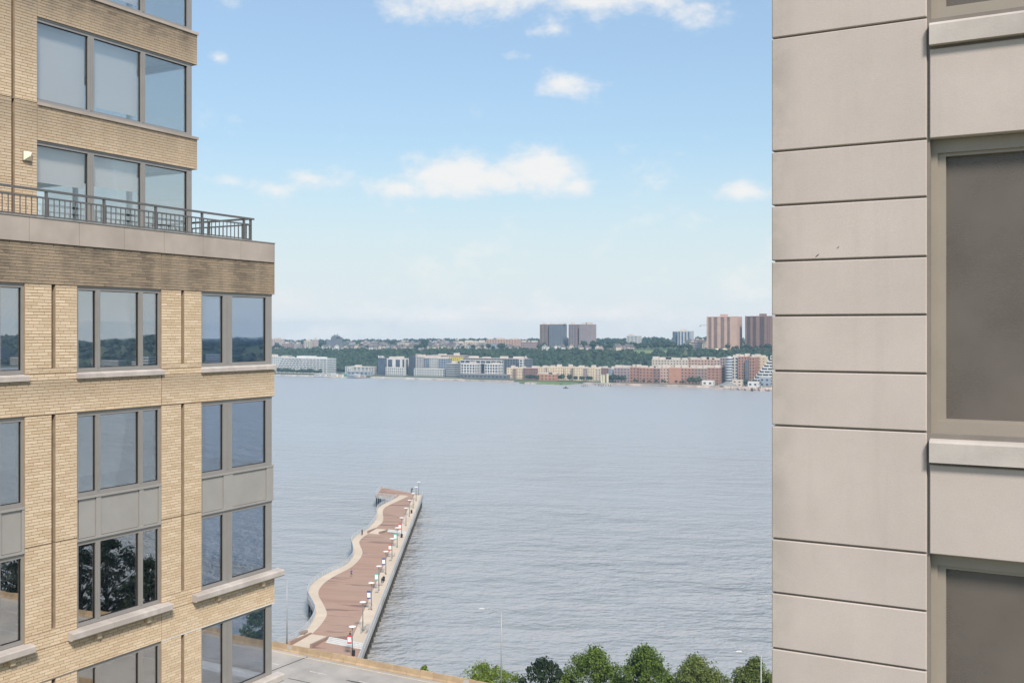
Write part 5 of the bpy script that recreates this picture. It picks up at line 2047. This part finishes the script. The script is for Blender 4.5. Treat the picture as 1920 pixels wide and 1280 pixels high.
def brick_tower(x0, x1, ytop, B, wall_c, strips, label, base, plant):
    t = far_block('brick_tower', label, x0, x1, ytop, B, wall_c, 'glazing_far', fl=2.9, bay=100, band=.45, pier_=.02, deep=24, roofs=0, base=base)
    a0, D = on_plane_b(x0, B)
    zt = height(ytop, D)
    last = x0
    for (s0, s1) in strips + [(x1, x1)]:
        p0, p1 = on_plane_b(last, B)[0], on_plane_b(s0, B)[0]
        MB().box(p0, p1, B - .25, B + 2, base, zt + .8).build('brick_pier', 'far_' + wall_c, t)
        last = s1
    p0, p1 = on_plane_b(plant[0], B)[0], on_plane_b(plant[1], B)[0]
    MB().box(p0, p1, B + 6, B + 16, zt, height(plant[2], D)).build('roof_plant', 'far_' + wall_c, t)
    p1 = on_plane_b(x1, B)[0]
    MB().box(on_plane_b(x0, B)[0] + .2, p1 + .15, B + .5, B + 24.3, base, zt + .7).build('end_wall', 'far_' + wall_c, t)


brick_tower(1325, 1382, 594.5, 1372, 'pink', [(1328, 1334), (1338, 1345), (1351, 1358), (1363, 1368.5)], 'tall pink brick tower with dark window strips on the ridge', 33, (1348, 1358.5, 589))
far_block('tower_annex', 'small brown block at the foot of the pink tower', 1372, 1390, 632, 1385, 'darkbrick', 'glazing_far', bay=30, fl=20, band=.95, pier_=.9, deep=14, roofs=0, base=33)
brick_tower(1397, 1448, 593.5, 1376, 'darkbrick', [(1400, 1407), (1411, 1417.5), (1424, 1433), (1438, 1443)], 'tall darker brick tower half hidden by the stone facade', 33, (1421.5, 1432, 588))
# construction crane beyond
a, D = on_plane_b(1316, 1700)
t = thing('tower_crane', 'thin pale crane jib beyond the pink brick tower', 'crane', (a, 1700, 38))
MB().box(a + 12, a + 13, 1700, 1701, 38, height(606, D)).build('mast', 'far_grey', t)
MB().bar((a - 4, 1700.5, height(610, D)), (a + 22, 1700.5, height(609, D)), .9, .9).build('jib', 'far_grey', t)
MB().box(a - 4, a - 2.6, 1700, 1701.2, height(612.5, D), height(610, D)).build('counterweight', 'far_grey', t)

# gabled houses on the ridge edge
PARENT_WORLD = False


def house_proto(wc, rc):
    t = bpy.data.objects.new('gabled_house', None)
    col.objects.link(t)
    MB().add([(-3.6, 0, 0), (3.6, 0, 0), (3.6, 9, 0), (-3.6, 9, 0), (-3.6, 0, 6), (3.6, 0, 6), (3.6, 9, 6), (-3.6, 9, 6), (0, 0, 9.2), (0, 9, 9.2)],
             [(0, 1, 5, 8, 4), (1, 2, 6, 5), (2, 3, 7, 9, 6), (3, 0, 4, 7)]).build('wall', 'far_' + wc, t)
    MB().add([(-4.1, -.4, 5.7), (0, -.4, 9.5), (4.1, -.4, 5.7), (-4.1, 9.4, 5.7), (0, 9.4, 9.5), (4.1, 9.4, 5.7), (-4.1, -.4, 5.4), (0, -.4, 9.2), (4.1, -.4, 5.4), (-4.1, 9.4, 5.4), (0, 9.4, 9.2), (4.1, 9.4, 5.4)],
             [(0, 1, 4, 3), (1, 2, 5, 4), (6, 9, 10, 7), (7, 10, 11, 8), (0, 6, 7, 1), (1, 7, 8, 2), (3, 4, 10, 9), (4, 5, 11, 10), (0, 3, 9, 6), (2, 8, 11, 5)]).build('roof', rc, t)
    for (x, z, w__, h_) in ((-2, 1.0, 1.5, 1.7), (2, 1.0, 1.5, 1.7), (-2, 3.7, 1.3, 1.5), (2, 3.7, 1.3, 1.5), (0, 6.4, 1.2, 1.3)):
        MB().box(x - w__ / 2, x + w__ / 2, -.08, .1, z, z + h_).build('window', 'glazing_far', t)
    MB().box(1.6, 2.4, 4, 4.8, 6.5, 10).build('chimney', 'far_darkbrick', t)
    return t


protos = {}
HL = {'white': 'white gabled house on the ridge edge above the woods', 'sand': 'sand-coloured gabled house on the ridge edge above the woods', 'rose': 'pale pink gabled house on the ridge edge above the woods',
      'paleyellow': 'pale yellow gabled house on the ridge edge above the woods', 'grey': 'grey gabled house on the ridge edge above the woods'}


def house(x, b, wc, s=1.0, dz=0):
    a, D = on_plane_b(x, b)
    loc = (a, b, terrain(a, b) - .6 + dz)
    if wc not in protos:
        o = protos[wc] = house_proto(wc, 'roof_dark')
        tag(o, HL[wc], 'house', wc + ' gabled houses on the ridge')
        o.location = loc
        o.rotation_euler = (0, 0, rw.uniform(-.35, .35))
        o.scale = (s, s, s)
    else:
        o = copy_tree(protos[wc], loc, rw.uniform(-.9, .9), s)


for x in (604, 609, 614, 619, 627, 632, 637, 690, 1021, 1027, 1033, 1041, 1050, 1063):
    house(x + rw.uniform(-2, 2), 1358 + rw.uniform(-9, 14), 'white', rw.uniform(.75, 1.15))
for x in (648, 668, 674, 713, 720, 752, 765, 842, 898, 942, 1036, 1071, 1083, 1121, 1152, 1164, 910):
    house(x + rw.uniform(-.5, .5), 1360 + rw.uniform(-5, 8), 'sand', rw.uniform(.8, 1.1))
for x in (740, 746, 759, 950, 956, 964, 1077, 1090, 1097, 1104, 1128, 1172, 1180):
    house(x + rw.uniform(-.5, .5), 1360 + rw.uniform(-5, 8), 'rose', rw.uniform(.8, 1.1))
for x in (803, 809, 825, 833):
    house(x, 1362, 'paleyellow', rw.uniform(.9, 1.2))
for x in (660, 684, 700, 727, 733, 772, 780, 853, 866, 878, 890, 1056, 1112):
    house(x + rw.uniform(-.5, .5), 1368 + rw.uniform(-6, 14), 'grey', rw.uniform(.85, 1.15))
# flat-roofed houses farther back
flat = {}
for k in range(95):
    x = rw.choice([rw.uniform(635, 905), rw.uniform(700, 860), rw.uniform(510, 1010), rw.uniform(1290, 1325)])
    b = rw.uniform(1395, 1600)
    c_ = rw.choice(['grey', 'mauve', 'slate', 'bluegrey', 'sand', 'brown', 'rose'])
    a, D = on_plane_b(x, b)
    if c_ not in flat:
        t = bpy.data.objects.new('row_house', None)
        col.objects.link(t)
        MB().box(-6, 6, 0, 12, -1, 8.6).build('wall', 'far_' + c_, t)
        MB().box(-6.2, 6.2, -.2, 12.2, 8.6, 9.2).build('cornice', 'roof_dark', t)
        for wx in (-4, -1.4, 1.4, 4):
            for wz in (1.2, 4.8):
                MB().box(wx - .6, wx + .6, -.07, .2, wz, wz + 1.9).build('window', 'glazing_far', t)
        MB().box(-3, 0, 5, 8, 9.2, 11).build('roof_hut', 'far_' + c_, t)
        nm_ = {'bluegrey': 'blue-grey', 'rose': 'pale pink', 'slate': 'slate-grey', 'sand': 'sand-coloured', 'mauve': 'mauve-brown'}.get(c_, c_)
        tag(t, f'{nm_} flat-roofed row house among the trees on the ridge', 'house', c_ + ' row houses on the ridge')
        flat[c_] = t
        t.location = (a, b, terrain(a, b))
    else:
        copy_tree(flat[c_], (a, b, terrain(a, b)), rw.uniform(-.3, .3), (rw.uniform(.7, 1.6), 1, rw.uniform(.8, 1.25)))
PARENT_WORLD = True

# park pavilion, stone wall, lawn
a, D = on_plane_b(1349, 1338)
t = thing('park_pavilion', 'small pavilion with a pale green roof below the pink tower', 'pavilion', (a, 1338, terrain(a, 1338)))
zb = height(661, D)
MB().box(a - 7.5, a + 7.5, 1338, 1346, zb, height(656, D)).build('wall', 'far_pink', t)
MB().add([(a - 10.5, 1335.5, height(656, D)), (a + 10.5, 1335.5, height(656, D)), (a + 10.5, 1348, height(656, D)), (a - 10.5, 1348, height(656, D)), (a - 6, 1342, height(653.3, D)), (a + 6, 1342, height(653.3, D))],
         [(0, 1, 5, 4), (1, 2, 5), (2, 3, 4, 5), (3, 0, 4), (3, 2, 1, 0)]).build('roof', 'far_paleyellow', t)
for (x0, x1, lb) in ((1297, 1326, 'white garden wall and low building by the pavilion'),):
    far_block('park_building', lb, x0, x1, 656.5, 1338, 'white', 'glazing_far', fl=4, bay=5, band=.7, pier_=.6, deep=8, roofs=0, base=terrain(-400, 1338) - 2)
lw = MB()
pts = []
for x in range(1186, 1260, 6):
    a, D = on_plane_b(x, 1318)
    pts.append((a, 1318))
V_, F_ = [], []
for j, b in enumerate((1312, 1322, 1332, 1342, 1352, 1364)):
    for i, x in enumerate(range(1184, 1262, 6)):
        a, D = on_plane_b(x, b)
        V_.append((a, b, terrain(a, b) + .7))
n_ = 13
F_ = [(j * n_ + i, j * n_ + i + 1, (j + 1) * n_ + i + 1, (j + 1) * n_ + i) for j in range(5) for i in range(n_ - 1)]
struct(MB().add(V_, F_).build('ridge_lawn', 'lawn', smooth=True))

# ------------------------------------------------------------------ the far water's edge
def strip(name, x0, x1, b0, b1, z, m, label=None):
    a0, _ = on_plane_b(x0, (b0 + b1) / 2)
    a1, _ = on_plane_b(x1, (b0 + b1) / 2)
    rng = random.Random(int(x0))
    n_ = 14
    front = [(a0 + (a1 - a0) * i / n_, b0 + rng.uniform(0, (b1 - b0) * .35)) for i in range(n_ + 1)]
    return struct(MB().prism(front + [(a1, b1), (a0, b1)], -1, z).build(name, m))


strip('rocky_shore', 800, 960, 1086, 1104, 1.6, 'rock_pink')
strip('grass_point', 985, 1072, 1062, 1102, 1.3, 'lawn')
strip('rocky_shore', 984, 1010, 1060, 1076, 1.45, 'rock_pink')
strip('quay_edge', 1098, 1350, 1084, 1102, 2.0, 'rock_pink')
strip('rock_beach', 1352, 1470, 1052, 1104, 1.7, 'rock_pink')
strip('quay_edge', 517, 600, 1090, 1102, 1.6, 'concrete')
strip('quay_edge', 700, 862, 1088, 1102, 2.2, 'concrete')
# boulders on the beach
rng_ = random.Random(9)
m = MB()
for k in range(260):
    x = rng_.uniform(1356, 1448)
    b = rng_.uniform(1056, 1100)
    a, D = on_plane_b(x, b)
    s = rng_.uniform(.5, 1.5)
    m.add([(a - s, b, 1.5), (a, b - s, 1.5), (a + s, b, 1.5), (a, b + s, 1.5), (a + rng_.uniform(-.3, .3), b, 1.5 + s * rng_.uniform(.7, 1.3))], [(0, 1, 4), (1, 2, 4), (2, 3, 4), (3, 0, 4)])
o = m.build('shore_boulders', 'rock_pink')
tag(o, 'pinkish boulders spread over the far rocky beach', 'boulders', kind='stuff')
# gravel heap and site cabins
a, D = on_plane_b(1362, 1096)
m = MB()
N_ = 12
V_ = [(a, 1100, 7.5)] + [(a + 12 * math.cos(i * 2 * math.pi / N_) * (1 + .1 * (i % 3)), 1100 + 7 * math.sin(i * 2 * math.pi / N_), 1.9) for i in range(N_)]
o = m.add(V_, [(0, 1 + i, 1 + (i + 1) % N_) for i in range(N_)]).build('gravel_heap', 'gravel', smooth=True)
tag(o, 'grey gravel heap on the far shore below the brick blocks', 'heap')
for (x0, x1, yt, B, c_, lb) in ((1316, 1340, 714, 1100, 'white', 'white site cabin at the right end of the brick row'), (1373, 1394, 713, 1100, 'sand', 'sand-coloured shed behind the rock beach'),
                                (1402, 1424, 716, 1094, 'white', 'white shed with red stripe on the rock beach'), (1424, 1446, 708, 1106, 'bluegrey', 'blue-grey low building below the white pyramid')):
    far_block('shore_shed', lb, x0, x1, yt, B, c_, 'glazing_far', fl=4, bay=7, band=.6, pier_=.55, deep=7, roofs=0, base=1.7)
# three pale columns
for k, (x, lb) in enumerate(((1128.5, 'first of three pale columns on the far quay'), (1132.5, 'middle of three pale columns on the far quay'), (1139.2, 'tallest of three pale columns, apart from the others'))):
    a, D = on_plane_b(x, 1092)
    t = thing('quay_column', lb, 'column', (a, 1092, 2), 'pale columns on the far quay')
    z1_ = height((702, 702, 700)[k], D)
    MB().box(a - .9, a + .9, 1091, 1093, 1.8, z1_ - .5).build('shaft', 'far_paleyellow', t)
    MB().box(a - 1.2, a + 1.2, 1090.7, 1093.3, z1_ - .5, z1_).box(a - 1.3, a + 1.3, 1090.6, 1093.4, 1.7, 2.6).build('capital', 'far_offwhite', t)
# houseboats and barges at the landing
cols_ = [('white', 'bluegrey'), ('white', 'offwhite'), ('offwhite', 'rose'), ('white', 'sand'), ('paleyellow', 'white'), ('green', 'white'), ('bluegrey', 'slate'), ('white', 'brown'), ('offwhite', 'mauve')]
for k in range(9):
    x = 597 + k * 10.4
    a, D = on_plane_b(x, 1082 + (k % 3) * 5)
    b = 1082 + (k % 3) * 5
    t = thing('houseboat', ['white houseboat with a blue-grey hull at the left end', 'second houseboat from the left, all white', 'pink-hulled houseboat third from the left', 'white houseboat on a sand-coloured hull', 'pale yellow houseboat in the middle of the row',
                            'green houseboat in the middle of the row', 'blue-grey houseboat right of the green one', 'white houseboat on a brown hull', 'off-white houseboat at the right end of the row'][k] + ' of the landing', 'boat', (a, b, 0), 'houseboats at the far landing')
    ln = 6.5
    MB().add([(a - ln, b - 2.5, 1.3), (a + ln, b - 2.5, 1.3), (a + ln + 1.2, b, 1.4), (a + ln, b + 2.5, 1.3), (a - ln, b + 2.5, 1.3), (a - ln + .6, b - 2, -.4), (a + ln - .6, b - 2, -.4), (a + ln, b, -.4), (a + ln - .6, b + 2, -.4), (a - ln + .6, b + 2, -.4)],
             [(0, 1, 2, 3, 4), (0, 5, 6, 1), (1, 6, 7, 2), (2, 7, 8, 3), (3, 8, 9, 4), (4, 9, 5, 0)]).build('hull', 'far_' + cols_[k][1], t)
    MB().box(a - 5, a + 4, b - 1.9, b + 1.9, 1.3, 4.1 + (k % 2)).build('cabin', 'far_' + cols_[k][0], t)
    MB().box(a - 5.4, a + 4.4, b - 2.2, b + 2.2, 4.1 + (k % 2), 4.35 + (k % 2)).build('roof', 'far_white', t)
    for q in range(4):
        MB().box(a - 4.2 + q * 2.1, a - 3.0 + q * 2.1, b - 1.96, b - 1.8, 2.3, 3.4).build('window', 'glazing_far', t)
# old pile stubs and mooring clusters in the river
for i, (x, y) in enumerate(((1091, 724.5), (1094, 725), (1097, 724.5), (1101, 724.5), (1116, 723), (1122, 724), (1125, 723.5), (1128, 724.5), (1131, 724), (1136, 724.2), (1141, 724), (1145, 724.3))):
    p = on_ground(x, y, 0)
    t = MB().tube((p.x, p.y, -1), (p.x, p.y, 1.6 + .5 * (i % 3)), .38, .32, 7).build('old_pile', 'pile')
    tag(t, 'thin old wooden pile standing in the water off the far quay', 'pile', 'old piles off the far quay')
for (x, y, lb) in ((1410, 733, 'dark mooring cluster in the water nearer the stone facade edge'), (1423, 731.5, 'smaller dark mooring cluster to the right of the first')):
    p = on_ground(x, y, 0)
    t = thing('mooring_cluster', lb, 'mooring', (p.x, p.y, 0), 'mooring clusters in the river')
    for (dx, dy) in ((-1, 0), (1, 0), (0, 1), (0, -1)):
        MB().tube((p.x + dx * 1.2, p.y + dy * 1.2, -1), (p.x + dx * .7, p.y + dy * .7, 3.4), .5, .45, 7).build('pile', 'pile', t)
    MB().tube((p.x, p.y, 2.6), (p.x, p.y, 3.2), 1.5, 1.5, 10).build('binding', 'far_grey', t)
p = on_ground(1061, 728, 0)
t = thing('small_boat', 'tiny dark motor boat alone on the river', 'boat', (p.x, p.y, 0))
MB().add([(p.x - 3, p.y - 1, .8), (p.x + 2, p.y - 1, .8), (p.x + 3.4, p.y, .9), (p.x + 2, p.y + 1, .8), (p.x - 3, p.y + 1, .8), (p.x - 2.6, p.y - .6, -.3), (p.x + 1.8, p.y - .6, -.3), (p.x + 2.6, p.y, -.3), (p.x + 1.8, p.y + .6, -.3), (p.x - 2.6, p.y + .6, -.3)],
         [(0, 1, 2, 3, 4), (0, 5, 6, 1), (1, 6, 7, 2), (2, 7, 8, 3), (3, 8, 9, 4), (4, 9, 5, 0)]).build('hull', 'far_dark', t)
MB().box(p.x - 1.2, p.x + .8, p.y - .7, p.y + .7, .8, 2.3).build('cabin', 'far_slate', t)

# ------------------------------------------------------------------ haze over the river
hz = MB().box(-EXT - 60, EXT + 60, -EXT + 100, EXT + 60, -2.6, 90.5)
hz = hz.build('haze', 'concrete')
hm = bpy.data.materials.new('haze_air')
hm.use_nodes = True
hn = hm.node_tree
hn.nodes.clear()
pv = N(hn, 'ShaderNodeVolumePrincipled')
pv.inputs['Color'].default_value = (.52, .78, 1.0, 1)
pv.inputs['Density'].default_value = .00013
pv.inputs['Anisotropy'].default_value = .1
oo = N(hn, 'ShaderNodeOutputMaterial')
L(hn, pv.outputs[0], oo.inputs['Volume'])
hz.data.materials.clear()
hz.data.materials.append(hm)
hz['kind'] = 'stuff'
hz['label'] = 'thin pale haze in the air over the river'
hz['category'] = 'haze'
